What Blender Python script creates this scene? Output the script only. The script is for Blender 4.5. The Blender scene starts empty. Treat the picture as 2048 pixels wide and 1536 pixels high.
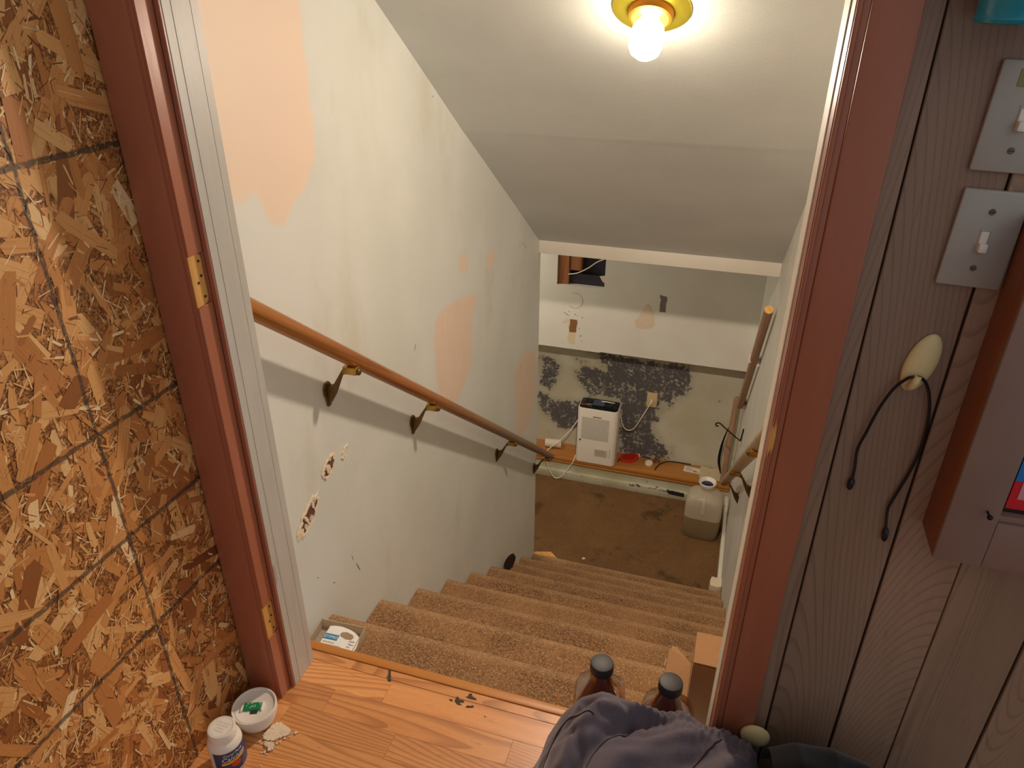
import bpy, bmesh, math, random
import numpy as np
from mathutils import Vector, Matrix
random.seed(7); np.random.seed(7)
sc = bpy.context.scene
COL = sc.collection

# ------------------------------------------------------------------ camera, world, lights, exposure
def make_camera():
    f_px, pitch, yaw, roll = 1472.57, -0.49238, -0.30141, 0.00375
    f = Vector((math.sin(yaw)*math.cos(pitch), math.cos(yaw)*math.cos(pitch), math.sin(pitch)))
    r = Vector((math.cos(yaw), -math.sin(yaw), 0)); u = r.cross(f)
    c, s = math.cos(roll), math.sin(roll)
    r2, u2 = c*r + s*u, -s*r + c*u
    cam = bpy.data.cameras.new('camera'); o = bpy.data.objects.new('camera', cam); COL.objects.link(o)
    o.matrix_world = Matrix(((r2.x, u2.x, -f.x, 0.8943), (r2.y, u2.y, -f.y, -0.9958), (r2.z, u2.z, -f.z, 1.2954), (0, 0, 0, 1)))
    cam.sensor_width = 36; cam.lens = 36*f_px/2048; cam.clip_start = 0.02
    sc.camera = o
make_camera()
w = bpy.data.worlds.new('world'); sc.world = w; w.use_nodes = True
w.node_tree.nodes['Background'].inputs[0].default_value = (0.78, 0.80, 0.84, 1)
w.node_tree.nodes['Background'].inputs[1].default_value = 0.42
LAMP_POS = Vector((0.65, 0.735, 1.172))
LAMP_COL = (1.0, 0.81, 0.655)
def make_lamp_light():
    d = bpy.data.lights.new('lamp_light', 'POINT'); d.energy = 35.0; d.color = LAMP_COL; d.shadow_soft_size = 0.03
    d.use_nodes = True; nt = d.node_tree
    em = nt.nodes['Emission']; fo = nt.nodes.new('ShaderNodeLightFalloff')
    fo.inputs['Strength'].default_value = 1.0; fo.inputs['Smooth'].default_value = 1.0
    nt.links.new(fo.outputs['Linear'], em.inputs['Strength'])
    o = bpy.data.objects.new('lamp_light', d); o.location = LAMP_POS; COL.objects.link(o)
make_lamp_light()
def area(name, loc, rot, size, energy, color):
    d = bpy.data.lights.new(name, 'AREA'); d.energy = energy; d.color = color; d.size = size
    o = bpy.data.objects.new(name, d); o.location = loc; o.rotation_euler = rot; COL.objects.link(o)
area('basement_fill', (-0.95, 2.95, 0.2), (0, math.radians(-35), 0), 0.5, 8.0, (1.0, 0.88, 0.72))  # added fill out of view, brightens the lower landing; no lamp known there
area('hall_light', (2.3, -1.9, 2.2), (math.radians(40), math.radians(25), 0), 1.2, 3.0, (0.95, 0.92, 0.88))
vs = sc.view_settings
vs.view_transform = 'Standard'; vs.look = 'None'; vs.exposure = 0.12; vs.gamma = 1.0; vs.use_curve_mapping = False

# ------------------------------------------------------------------ helpers
def lin(h, k=1.0):
    h = h.lstrip('#'); v = [int(h[i:i+2], 16)/255 for i in (0, 2, 4)]
    return tuple(min(1, k*(x/12.92 if x <= .04045 else ((x+.055)/1.055)**2.4)) for x in v) + (1,)
class N:
    """small node builder"""
    def __init__(s, name):
        s.m = bpy.data.materials.new(name); s.m.use_nodes = True; s.nt = s.m.node_tree
        s.b = s.nt.nodes['Principled BSDF']
    def n(s, t, **k):
        x = s.nt.nodes.new('ShaderNode'+t)
        for a, v in k.items(): setattr(x, a, v)
        return x
    def set(s, sock, v):
        if isinstance(v, bpy.types.NodeSocket): s.nt.links.new(v, sock)
        elif isinstance(v, (tuple, list)) and len(v) == 3 and sock.type == 'RGBA': sock.default_value = (*v, 1)
        else: sock.default_value = v
    def p(s, **k):
        names = dict(base='Base Color', rough='Roughness', metal='Metallic', trans='Transmission Weight', ior='IOR', normal='Normal', alpha='Alpha', coat='Coat Weight', spec='Specular IOR Level', sss='Subsurface Weight', emit='Emission Color', estr='Emission Strength', sheen='Sheen Weight')
        for a, v in k.items(): s.set(s.b.inputs[names[a]], v)
        return s
    def coord(s, kind='Object', scale=(1, 1, 1), rot=(0, 0, 0), loc=(0, 0, 0)):
        t = s.n('TexCoord'); m = s.n('Mapping'); s.nt.links.new(t.outputs[kind], m.inputs[0])
        m.inputs['Scale'].default_value = scale; m.inputs['Rotation'].default_value = rot; m.inputs['Location'].default_value = loc
        return m.outputs[0]
    def noise(s, vec, scale, detail=3, rough=.5, dist=0.0, out=0):
        x = s.n('TexNoise'); s.set(x.inputs['Vector'], vec); x.inputs['Scale'].default_value = scale
        x.inputs['Detail'].default_value = detail; x.inputs['Roughness'].default_value = rough; x.inputs['Distortion'].default_value = dist
        return x.outputs[out]
    def voro(s, vec, scale, feature='F1', out='Distance', rand=1.0):
        x = s.n('TexVoronoi', feature=feature); s.set(x.inputs['Vector'], vec); x.inputs['Scale'].default_value = scale
        x.inputs['Randomness'].default_value = rand
        return x.outputs[out]
    def wave(s, vec, scale, dist=2, detail=2, dscale=1, bands='X', typ='BANDS'):
        x = s.n('TexWave', wave_type=typ)
        if typ == 'BANDS': x.bands_direction = bands
        s.set(x.inputs['Vector'], vec); x.inputs['Scale'].default_value = scale; x.inputs['Distortion'].default_value = dist
        x.inputs['Detail'].default_value = detail; x.inputs['Detail Scale'].default_value = dscale
        return x.outputs['Fac']
    def ramp(s, f, stops, interp='LINEAR'):
        x = s.n('ValToRGB'); s.set(x.inputs[0], f); cr = x.color_ramp; cr.interpolation = interp
        while len(cr.elements) < len(stops): cr.elements.new(.5)
        for e, (pos, c) in zip(cr.elements, stops):
            e.position = pos; e.color = c if isinstance(c, tuple) else lin(c)
        return x.outputs[0]
    def fr(s, f, a, b, lo=0.0, hi=1.0, smooth=True):
        x = s.n('MapRange', interpolation_type='SMOOTHSTEP' if smooth else 'LINEAR'); s.set(x.inputs[0], f)
        x.inputs[1].default_value = a; x.inputs[2].default_value = b; x.inputs[3].default_value = lo; x.inputs[4].default_value = hi
        return x.outputs[0]
    def math(s, op, a, b=0.0, c=0.0):
        x = s.n('Math', operation=op); s.set(x.inputs[0], a); s.set(x.inputs[1], b); s.set(x.inputs[2], c); return x.outputs[0]
    def mix(s, f, a, b, blend='MIX'):
        x = s.n('Mix', data_type='RGBA', blend_type=blend); s.set(x.inputs[0], f)
        s.set(x.inputs[6], lin(a) if isinstance(a, str) else a); s.set(x.inputs[7], lin(b) if isinstance(b, str) else b); return x.outputs[2]
    def bump(s, h, strength=.3, dist=.002, normal=None):
        x = s.n('Bump'); s.set(x.inputs['Height'], h); x.inputs['Strength'].default_value = strength; x.inputs['Distance'].default_value = dist
        if normal is not None: s.set(x.inputs['Normal'], normal)
        return x.outputs[0]
    def attr(s, name, out=2):
        x = s.n('Attribute'); x.attribute_name = name; return x.outputs[out]
    def sep(s, v):
        x = s.n('SeparateXYZ'); s.set(x.inputs[0], v); return x.outputs
def plain(name, col, rough=.5, metal=0.0, var=.06, scale=40, bump=0.0, **k):
    m = N(name); v = m.coord(); n = m.noise(v, scale, 3)
    c = m.mix(n, lin(col, 1-var), lin(col, 1+var)) if isinstance(col, str) else col
    m.p(base=c, rough=rough, metal=metal, **k)
    if bump: m.p(normal=m.bump(n, bump, .001))
    return m.m

def finish(name, bm, mat, parent=None, smooth=False, loc=None):
    me = bpy.data.meshes.new(name)
    bmesh.ops.recalc_face_normals(bm, faces=bm.faces)
    bm.to_mesh(me); bm.free()
    if mat is not None:
        for m in (mat if isinstance(mat, (list, tuple)) else [mat]): me.materials.append(m)
    if smooth:
        me.polygons.foreach_set('use_smooth', [True]*len(me.polygons))
        try: me.set_sharp_from_angle(angle=math.radians(40))
        except Exception: pass
    o = bpy.data.objects.new(name, me); COL.objects.link(o)
    if parent: o.parent = parent
    if loc: o.location = loc
    return o
def tag(o, label, cat, group=None, kind=None):
    o['label'] = label; o['category'] = cat
    if group: o['group'] = group
    if kind: o['kind'] = kind
    return o
def thing(name, label, cat, loc=(0, 0, 0), rot=(0, 0, 0), group=None, kind=None):
    o = bpy.data.objects.new(name, None); COL.objects.link(o); o.location = loc; o.rotation_euler = rot; o.empty_display_size = .05
    return tag(o, label, cat, group, kind)
def bx(bm, x0, x1, y0, y1, z0, z1, bev=0.0, seg=2, mi=0):
    vs_ = [bm.verts.new(p) for p in ((x0, y0, z0), (x1, y0, z0), (x1, y1, z0), (x0, y1, z0), (x0, y0, z1), (x1, y0, z1), (x1, y1, z1), (x0, y1, z1))]
    fs = [bm.faces.new([vs_[i] for i in q]) for q in ((3, 2, 1, 0), (4, 5, 6, 7), (0, 1, 5, 4), (1, 2, 6, 5), (2, 3, 7, 6), (3, 0, 4, 7))]
    for f in fs: f.material_index = mi
    if bev:
        es = list({e for f in fs for e in f.edges})
        bmesh.ops.bevel(bm, geom=es, offset=bev, segments=seg, affect='EDGES', profile=.5)
def box(name, x0, x1, y0, y1, z0, z1, mat, parent=None, bev=0.0, seg=2):
    bm = bmesh.new(); bx(bm, x0, x1, y0, y1, z0, z1, bev, seg); return finish(name, bm, mat, parent, smooth=bev > 0)
def poly_prism(bm, pts, axis, a, b, mi=0):
    """extrude 2D polygon; axis 0: pts=(y,z); 1: (x,z); 2: (x,y)"""
    def P(q, t):
        return (t, q[0], q[1]) if axis == 0 else (q[0], t, q[1]) if axis == 1 else (q[0], q[1], t)
    A = [bm.verts.new(P(q, a)) for q in pts]; B = [bm.verts.new(P(q, b)) for q in pts]
    n = len(pts); fs = [bm.faces.new(A), bm.faces.new(B[::-1])]
    for i in range(n): fs.append(bm.faces.new((A[i], B[i], B[(i+1) % n], A[(i+1) % n])))
    for f in fs: f.material_index = mi
def catmull(pts, n=8):
    P = [Vector(p) for p in pts]; out = []
    for i in range(len(P)-1):
        p0, p1, p2, p3 = P[max(i-1, 0)], P[i], P[i+1], P[min(i+2, len(P)-1)]
        for k in range(n):
            t = k/n; out.append(.5*((2*p1) + (p2-p0)*t + (2*p0-5*p1+4*p2-p3)*t*t + (3*p1-p0-3*p2+p3)*t**3))
    out.append(P[-1]); return out
def tube(bm, pts, r, seg=10, cap=True, sy=1.0):
    """round tube along points; r a number or list"""
    P = [Vector(p) for p in pts]; n = len(P); rings = []; nrm = None
    for i in range(n):
        t = (P[min(i+1, n-1)]-P[max(i-1, 0)]).normalized()
        if nrm is None:
            a = Vector((0, 0, 1)) if abs(t.z) < .9 else Vector((1, 0, 0)); nrm = (a - t*a.dot(t)).normalized()
        else: nrm = (nrm - t*nrm.dot(t)).normalized()
        bn = t.cross(nrm); rr = r[i] if isinstance(r, (list, tuple)) else r
        rings.append([bm.verts.new(P[i] + (nrm*math.cos(k*2*math.pi/seg)*sy + bn*math.sin(k*2*math.pi/seg))*rr) for k in range(seg)])
    for a, b in zip(rings, rings[1:]):
        for k in range(seg): bm.faces.new((a[k], a[(k+1) % seg], b[(k+1) % seg], b[k]))
    if cap: bm.faces.new(rings[0][::-1]); bm.faces.new(rings[-1])
def lathe(bm, prof, seg=32, mtx=None, sup=None, ax=1.0, ay=1.0):
    """prof: list of (radius, z). sup: superellipse exponent for rounded-square section"""
    rings = []
    for r, z in prof:
        ring = []
        for k in range(seg):
            a = 2*math.pi*k/seg; c, s = math.cos(a), math.sin(a); q = 1.0
            if sup:
                e = sup[len(rings)] if isinstance(sup, (list, tuple)) else sup
                q = 1/((abs(c)**e + abs(s)**e)**(1/e))
            v = Vector((r*c*q*ax, r*s*q*ay, z)); ring.append(bm.verts.new(mtx @ v if mtx else v))
        rings.append(ring)
    for a, b in zip(rings, rings[1:]):
        for k in range(seg): bm.faces.new((a[k], a[(k+1) % seg], b[(k+1) % seg], b[k]))
    bm.faces.new(rings[0][::-1]); bm.faces.new(rings[-1])
def ico(bm, c, r, sub=2, scale=(1, 1, 1)):
    m = Matrix.Translation(c) @ Matrix.Diagonal((*scale, 1))
    bmesh.ops.create_icosphere(bm, subdivisions=sub, radius=r, matrix=m)
def text(name, body, size, mat, parent, mtx, extrude=.0002, align='LEFT', bend=None, shear=0.0):
    cu = bpy.data.curves.new(name, 'FONT'); cu.body = body; cu.size = size; cu.extrude = extrude; cu.align_x = align; cu.resolution_u = 2; cu.shear = shear
    o = bpy.data.objects.new(name, cu); COL.objects.link(o); bpy.context.view_layer.update()
    me = bpy.data.meshes.new_from_object(o.evaluated_get(bpy.context.evaluated_depsgraph_get()))
    bpy.data.objects.remove(o); me.name = name
    for v in me.vertices:
        p = v.co.copy()
        if bend: # wrap x around cylinder of radius bend, text x->angle, y->z
            a = p.x/bend; p = Vector((math.sin(a)*(bend+p.z), -math.cos(a)*(bend+p.z), p.y))
        v.co = mtx @ p
    me.materials.clear(); me.materials.append(mat)
    q = bpy.data.objects.new(name, me); COL.objects.link(q); q.parent = parent; return q
def copy_tree(o, parent=None):
    c = o.copy(); COL.objects.link(c)
    if parent: c.parent = parent
    for ch in list(o.children): copy_tree(ch, c)
    return c
def sdf_poly(X, Y, poly):
    """signed distance, positive inside (numpy)"""
    P = np.array(poly, float); d = np.full(X.shape, 1e9); ins = np.zeros(X.shape, bool); n = len(P)
    for i in range(n):
        a, b = P[i], P[(i+1) % n]; e = b-a; wx, wy = X-a[0], Y-a[1]
        t = np.clip((wx*e[0]+wy*e[1])/(e@e+1e-12), 0, 1)
        d = np.minimum(d, np.hypot(wx-e[0]*t, wy-e[1]*t))
        c = ((a[1] > Y) != (b[1] > Y)) & (X < (b[0]-a[0])*(Y-a[1])/((b[1]-a[1])+1e-12)+a[0]); ins ^= c
    return np.where(ins, d, -d)
def grid_wall(name, axis, val, u0, u1, v0, v1, step, attrs, mat, parent=None, disp=None):
    """flat gridded wall on plane axis=val with float point attributes computed from polygons"""
    nu, nv = max(1, int(round((u1-u0)/step))), max(1, int(round((v1-v0)/step)))
    U, V = np.meshgrid(np.linspace(u0, u1, nu+1), np.linspace(v0, v1, nv+1))
    U, V = U.ravel(), V.ravel(); W = np.full(U.shape, float(val))
    if disp is not None: W = W + disp(U, V)
    co = np.stack([W, U, V] if axis == 0 else [U, W, V], 1)
    i = np.arange(nu*nv); r, c = i//nu, i % nu; a = r*(nu+1)+c
    q = np.stack([a, a+1, a+nu+2, a+nu+1], 1)
    if axis == 1: pass
    me = bpy.data.meshes.new(name); me.from_pydata(co.tolist(), [], q.tolist())
    for nm, fn in attrs.items():
        at = me.attributes.new(nm, 'FLOAT', 'POINT'); at.data.foreach_set('value', fn(U, V).astype(np.float32))
    me.materials.append(mat); me.polygons.foreach_set('use_smooth', [True]*len(me.polygons))
    o = bpy.data.objects.new(name, me); COL.objects.link(o)
    if parent: o.parent = parent
    return o

# ------------------------------------------------------------------ dimensions (metres)
W = 1.105                      # stair width; left wall x=0, right wall x=W
T, RISE = 0.26, 0.19           # tread, riser
YB, YE = 2.308, 2.34           # header face, end of left wall
ZF = -1.90                     # lower landing floor
def zc(y): return 1.8023 - 0.67671*y   # sloped ceiling

# ------------------------------------------------------------------ materials
def mat_paint(name, base='#E1E3DD', second='#D8DBD3', patch=None, stain=0.0, bumps=.15):
    m = N(name); v = m.coord()
    n1 = m.noise(v, 2.2, 4, .55); n2 = m.noise(v, 350, 2)
    c = m.mix(m.fr(n1, .35, .68), base, second)
    if stain:
        sv = m.coord(scale=(1, 1, .45)); s1 = m.noise(sv, 3.1, 5, .65)
        c = m.mix(m.math('MULTIPLY', m.fr(s1, .55, .75), stain), c, lin('#C2BC9E'))
    fine = m.noise(v, 60, 4, .6)
    c = m.mix(m.fr(fine, .70, .80, 0, .25), c, lin('#A39C88'))
    if patch:
        a = m.attr('patch'); e = m.math('ADD', a, m.math('MULTIPLY', m.math('SUBTRACT', m.noise(v, 38, 5, .65), .5), .35))
        mask = m.fr(e, .47, .56); c = m.mix(mask, c, m.mix(m.noise(m.coord(scale=(1, 1, .25)), 30, 3), lin('#F0DAC6'), lin('#E8D1BC')))
        halo = m.math('MULTIPLY', m.fr(e, .30, .5), m.math('SUBTRACT', 1.0, mask)); c = m.mix(m.math('MULTIPLY', halo, .30), c, lin('#E2D6C2'))
        if patch == 'roller':
            a2 = m.attr('roller'); e2 = m.math('ADD', a2, m.math('MULTIPLY', m.math('SUBTRACT', m.noise(v, 14, 3, .5), .5), .45))
            e3 = m.math('ADD', e2, m.math('MULTIPLY', m.math('SUBTRACT', m.noise(v, 420, 2, .6), .5), .35))
            c = m.mix(m.fr(e3, .40, .62), c, lin('#EED7C3'))
    m.p(base=c, rough=.55, normal=m.bump(m.math('ADD', n2, m.math('MULTIPLY', n1, 2.0)), bumps, .0015))
    return m.m
M = {}
M['wall'] = mat_paint('wall_paint', '#E2E0D6', '#D9D6CA')
M['wall_left'] = mat_paint('stair_wall_paint', patch='roller', stain=.35)
M['ceil'] = mat_paint('ceiling_paint', '#DCDFDD', '#D4D7D5', bumps=.45)
M['white'] = mat_paint('trim_paint', '#E6E1D2', '#DCD6C6')
def mat_grey_trim():
    m = N('grey_painted_wood'); v = m.coord(scale=(1, 1, .12)); n = m.noise(v, 60, 5, .6); v2 = m.coord()
    c = m.mix(n, '#CDCAC2', '#B9B5AB'); ch = m.noise(v2, 90, 4, .7); c = m.mix(m.fr(ch, .70, .74), c, lin('#EDE7D8'))
    c = m.mix(m.fr(m.noise(m.coord(scale=(1, 1, .35)), 25, 5, .7), .66, .74, 0, .6), c, lin('#8D8478'))
    m.p(base=c, rough=.45, normal=m.bump(n, .25, .001)); return m.m
M['greytrim'] = mat_grey_trim()
def mat_brownpaint():
    m = N('red_brown_paint'); v = m.coord(scale=(1, 1, .15)); n = m.noise(v, 70, 4, .6); n2 = m.noise(m.coord(), 25, 5, .7)
    c = m.mix(n, '#B06C50', '#A25F44'); c = m.mix(m.fr(n2, .72, .76, 0, .5), c, lin('#5A2A1E'))
    m.p(base=c, rough=.32, normal=m.bump(n, .12, .001)); return m.m
M['brown'] = mat_brownpaint()
def mat_wood(name, stops, axis='x', scale=(2.5, 45, 45), rough=.4, coat=0.0, ring=1.0, bump=.1, line='#5A2A10', lineamt=.7, edge=.45):
    """straight and cathedral grain running along the long axis"""
    m = N(name); oi = m.n('ObjectInfo')
    off = m.n('CombineXYZ'); m.set(off.inputs[0], m.math('MULTIPLY', oi.outputs['Random'], 37.0)); m.set(off.inputs[1], m.math('MULTIPLY', oi.outputs['Random'], 91.0)); m.set(off.inputs[2], m.math('MULTIPLY', oi.outputs['Random'], 53.0))
    tc = m.n('TexCoord'); add = m.n('VectorMath', operation='ADD'); m.set(add.inputs[0], tc.outputs['Object']); m.set(add.inputs[1], off.outputs[0])
    mp = m.n('Mapping'); m.set(mp.inputs[0], add.outputs[0]); mp.inputs['Scale'].default_value = scale
    big = m.noise(mp.outputs[0], .10, 2, .35, .35)
    rings = m.math('FRACT', m.math('MULTIPLY', big, 14.0*ring))
    rl = m.math('SUBTRACT', 1.0, m.math('MULTIPLY', m.fr(rings, edge, .95), m.fr(rings, 1.0, .965)))
    fine = m.noise(mp.outputs[0], 3.2, 4, .65)
    mid = m.noise(mp.outputs[0], .35, 3, .5)
    c = m.ramp(m.math('ADD', m.math('MULTIPLY', mid, .6), m.math('MULTIPLY', fine, .4)), stops)
    c = m.mix(m.math('MULTIPLY', m.math('SUBTRACT', 1.0, rl), lineamt*.55), c, lin(line))
    c = m.mix(m.math('MULTIPLY', m.fr(fine, .58, .75), lineamt*.6), c, lin(line))
    hue = m.n('HueSaturation'); m.set(hue.inputs['Color'], c); m.set(hue.inputs['Value'], m.fr(oi.outputs['Random'], 0, 1, .86, 1.12, False))
    m.p(base=hue.outputs[0], rough=rough, coat=coat, normal=m.bump(fine, bump, .0006))
    return m
M['plank'] = None
def mat_plank():
    m = mat_wood('oak_plank', [(.25, '#CC8248'), (.5, '#E09A5A'), (.75, '#EDB070')], scale=(4.5, 34, 34), rough=.36, ring=5.0, line='#86441C', lineamt=.8)
    c = m.b.inputs['Base Color'].links[0].from_socket; v = m.coord('Object')
    # worn dark spots close to the stair edge (y near 0)
    y = m.sep(m.coord())[1]; near = m.fr(y, -.055, -.01)
    n = m.noise(m.coord(scale=(.8, 1.4, 1)), 26, 5, .7); n2 = m.noise(v, 75, 3)
    k = m.math('MULTIPLY', m.fr(m.math('ADD', n, m.math('MULTIPLY', n2, .12)), .72, .745), near)
    c2 = m.mix(m.math('MULTIPLY', k, .9), c, lin('#3B3128'))
    m.p(base=c2); return m.m
M['plank'] = mat_plank()
M['nosing'] = mat_wood('oak_edge', [(.25, '#C07430'), (.5, '#D08838'), (.75, '#DE9C4E')], scale=(2.5, 60, 60), rough=.4, line='#8A4A1C', lineamt=.5).m
M['rail'] = None
def mat_rail(name, worn_from, worn_to, stops, worn='#9A8068', coat=.4):
    m = mat_wood(name, stops, scale=(70, 1.6, 70), rough=.35, ring=3.0, line='#6A3410', lineamt=.9)
    c = m.b.inputs['Base Color'].links[0].from_socket
    y = m.sep(m.coord())[1]; n = m.noise(m.coord(), 18, 5, .7)
    f = m.fr(m.math('ADD', y, m.math('MULTIPLY', m.math('SUBTRACT', n, .5), .8)), worn_from, worn_to)
    c2 = m.mix(f, c, m.mix(n, worn, '#7E644E'))
    m.p(base=c2, rough=m.fr(f, 0, 1, .3, .6, False)); return m.m
M['rail'] = mat_rail('varnished_rail_wood', .9, 2.0, [(.25, '#8E5020'), (.5, '#AC6A2E'), (.75, '#C08444')])
M['railpale'] = mat_rail('worn_rail_wood', -9, -8, [(.2, '#C9A880'), (.8, '#E0C8A4')], worn='#E0CAAA')
M['stick'] = mat_wood('dusty_wood', [(.25, '#8E6B52'), (.5, '#A98468'), (.75, '#B8967A')], scale=(60, 60, 3), rough=.6, line='#6B4A34', lineamt=.4).m
M['shelfwood'] = mat_wood('ledge_wood', [(.25, '#9C6430'), (.5, '#AE7438'), (.75, '#B98446')], scale=(2.5, 40, 40), rough=.42, line='#6E4420', lineamt=.35).m
M['stud'] = mat_wood('stud_wood', [(.25, '#8C5A3A'), (.5, '#A46A42'), (.75, '#B07A50')], scale=(50, 50, 3), rough=.7, line='#5A3420', lineamt=.6).m
M['barewood'] = mat_wood('bare_wood', [(.25, '#D79A4C'), (.5, '#E4AC5C'), (.75, '#ECBE78')], scale=(50, 50, 4), rough=.6, line='#A86A28', lineamt=.6).m
def mat_panel():
    m = mat_wood('wood_panelling', [(.25, '#8A6E5A'), (.5, '#9C7E68'), (.75, '#AA8C76')], scale=(24, 24, 2.6), rough=.42, ring=26.0, edge=.62, line='#5A4434', lineamt=.55, bump=.06)
    return m.m
M['panel'] = mat_panel()
M['groove'] = plain('groove_dark', '#3A261E', .8)
def mat_carpet(name, a='#6A4E38', b='#AC8259', fl='#F4E0C2', stain=0.0):
    m = N(name); v = m.coord(); n1 = m.noise(v, 170, 3, .6); n2 = m.noise(v, 420, 2, .7); big = m.noise(v, 2.4, 4, .6)
    c = m.mix(m.fr(n1, .32, .68), a, b)
    c = m.mix(m.fr(m.noise(v, 5, 4, .6), .35, .7, 0, .55), c, lin(b, 1.12))
    sp = m.voro(v, 330, 'F1', 'Distance'); spc = m.sep(m.voro(v, 330, 'F1', 'Color'))[0]
    f = m.math('MULTIPLY', m.fr(sp, .42, .25), m.fr(spc, .80, .86)); c = m.mix(m.math('MULTIPLY', f, .85), c, lin(fl))
    dk = m.math('MULTIPLY', m.fr(sp, .5, .3), m.fr(spc, .20, .12)); c = m.mix(m.math('MULTIPLY', dk, .7), c, lin('#3A2A1E'))
    if stain:
        st = m.fr(m.noise(v, 3.4, 5, .7), .56, .68); c = m.mix(m.math('MULTIPLY', st, stain), c, lin('#4E3D26'))
        sp2 = m.math('MULTIPLY', m.fr(m.noise(v, 28, 3, .6), .64, .70), m.fr(m.noise(v, 2.2, 2), .5, .58)); c = m.mix(m.math('MULTIPLY', sp2, .6), c, lin('#2E2114'))
    else:
        c = m.mix(m.math('MULTIPLY', m.fr(m.noise(v, 3.0, 5, .7), .60, .72), .45), c, lin('#4A3826'))
    if not stain:  # tread noses paler: rubbed by feet, plus edge light painted in
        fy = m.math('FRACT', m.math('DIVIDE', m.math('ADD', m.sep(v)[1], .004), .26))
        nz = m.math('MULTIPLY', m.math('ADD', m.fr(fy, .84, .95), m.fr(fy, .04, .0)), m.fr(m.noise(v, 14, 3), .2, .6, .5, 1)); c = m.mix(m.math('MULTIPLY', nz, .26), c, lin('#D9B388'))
        c = m.mix(m.math('MULTIPLY', m.fr(fy, .30, .06), .30), c, lin('#503A28'))  # shade just beyond each nosing painted into the tread colour
    h = m.math('ADD', n1, m.math('MULTIPLY', n2, .6))
    m.p(base=c, rough=.95, spec=.1, normal=m.bump(h, .9, .004)); return m.m
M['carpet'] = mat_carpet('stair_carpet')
M['carpet2'] = mat_carpet('landing_carpet', '#6E5038', '#84643F', '#AE8E6A', stain=.8)
M['plasticwhite'] = plain('white_plastic', '#EFE8DC', .35, var=.02)
M['cream'] = plain('cream_plastic', '#E8D59C', .35, var=.03)
M['almond'] = plain('almond_plastic', '#D8BE8C', .4, var=.03)
M['plate'] = plain('switch_plate_plastic', '#ADA9A0', .38, var=.05, scale=90)
M['screw'] = plain('screw_metal', '#6A665E', .4, .8)
M['black'] = plain('black_plastic', '#17171A', .38, var=.1)
M['capblack'] = plain('matte_black_cap', '#2C2A2C', .5, var=.12, bump=.1)
M['glossblack'] = plain('gloss_black', '#0E121C', .12, var=.1)
M['brass'] = plain('aged_brass', '#7A5E38', .42, .85, var=.25, scale=60, bump=.15)
M['brassbright'] = plain('worn_brass', '#B8924A', .3, .9, var=.2, scale=80)
M['goldplate'] = plain('polished_brass', '#DCCB48', .25, .8, var=.05)
M['goldring'] = plain('orange_brass', '#C8842C', .35, .7, var=.05)
M['red'] = plain('red_plastic', '#C8321A', .4, var=.08)
M['darkblue'] = plain('dark_blue_plastic', '#1C1C46', .35)
M['cardboard'] = plain('cardboard', '#B98A5C', .85, var=.1, scale=120, bump=.1)
M['cardtear'] = plain('torn_cardboard', '#E0C9A4', .95, var=.2, scale=200, bump=.5)
M['paper'] = plain('paper', '#DDD2BE', .8, var=.04)
M['ink'] = plain('grey_ink', '#7A756C', .8)
M['iron'] = plain('black_iron', '#17140F', .5, .4)
M['plaster'] = plain('plaster', '#E2CDB2', .9, var=.14, scale=160, bump=.5)
M['plastertorn'] = plain('torn_plaster_paper', '#E6D6BC', .9, var=.2, scale=220, bump=.6)
M['holedark'] = plain('hole_dark', '#6B4636', .95, var=.6, scale=220, bump=.5)
M['tarpaper'] = plain('dark_backing', '#2B2636', .6, var=.3, scale=25, bump=.4)
M['whitewire'] = plain('white_wire', '#E4DCC8', .4)
M['teal'] = plain('teal_enamel', '#1E8FA6', .22, var=.05)
M['boxmauve'] = plain('dusty_painted_wood', '#8C7064', .5, var=.12, scale=14, bump=.1)
M['boxside'] = mat_wood('cabinet_side_bounce_wood', [(.25, '#7E4420'), (.5, '#8E5028'), (.75, '#9A5C32')], scale=(40, 40, 2.2), rough=.45, line='#7A3A14', lineamt=.5).m  # orange bounce from the strand board painted into the side wood
M['red2'] = plain('print_red', '#D8202A', .4); M['blue2'] = plain('print_blue', '#2A7EC4', .4); M['pink2'] = plain('print_pink', '#D8949A', .45)
M['pcb'] = plain('circuit_green', '#1F8A52', .35, var=.15, scale=200)
M['labelblue'] = plain('label_navy', '#27406E', .35, var=.1, scale=30)
M['yellow'] = plain('label_yellow', '#E8B22A', .4); M['orange'] = plain('label_red_orange', '#C8452A', .4)
M['blueink'] = plain('logo_blue', '#1E86B8', .4); M['textwhite'] = plain('print_white', '#F2F0EA', .5); M['textdark'] = plain('print_dark', '#4A4640', .6)
M['navy'] = None
def mat_fabric(name, a, b):
    m = N(name); v = m.coord(); n = m.noise(v, 320, 3, .6); n2 = m.noise(v, 12, 4)
    m.p(base=m.mix(m.math('ADD', m.math('MULTIPLY', n, .5), m.math('MULTIPLY', n2, .5)), a, b), rough=.95, spec=.15, sheen=.25, normal=m.bump(n, .5, .0012)); return m.m
M['fabric'] = mat_fabric('purple_grey_fleece', '#564E58', '#6A616A'); M['navy'] = mat_fabric('navy_fabric', '#0C0D15', '#141722')
M['seam'] = plain('dark_seam', '#2B272E', .95)
def mat_glass(name, col, rough=.03, alpha=None, ior=1.45):
    m = N(name); m.p(base=lin(col), rough=rough, trans=1.0, ior=ior); return m.m
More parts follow.
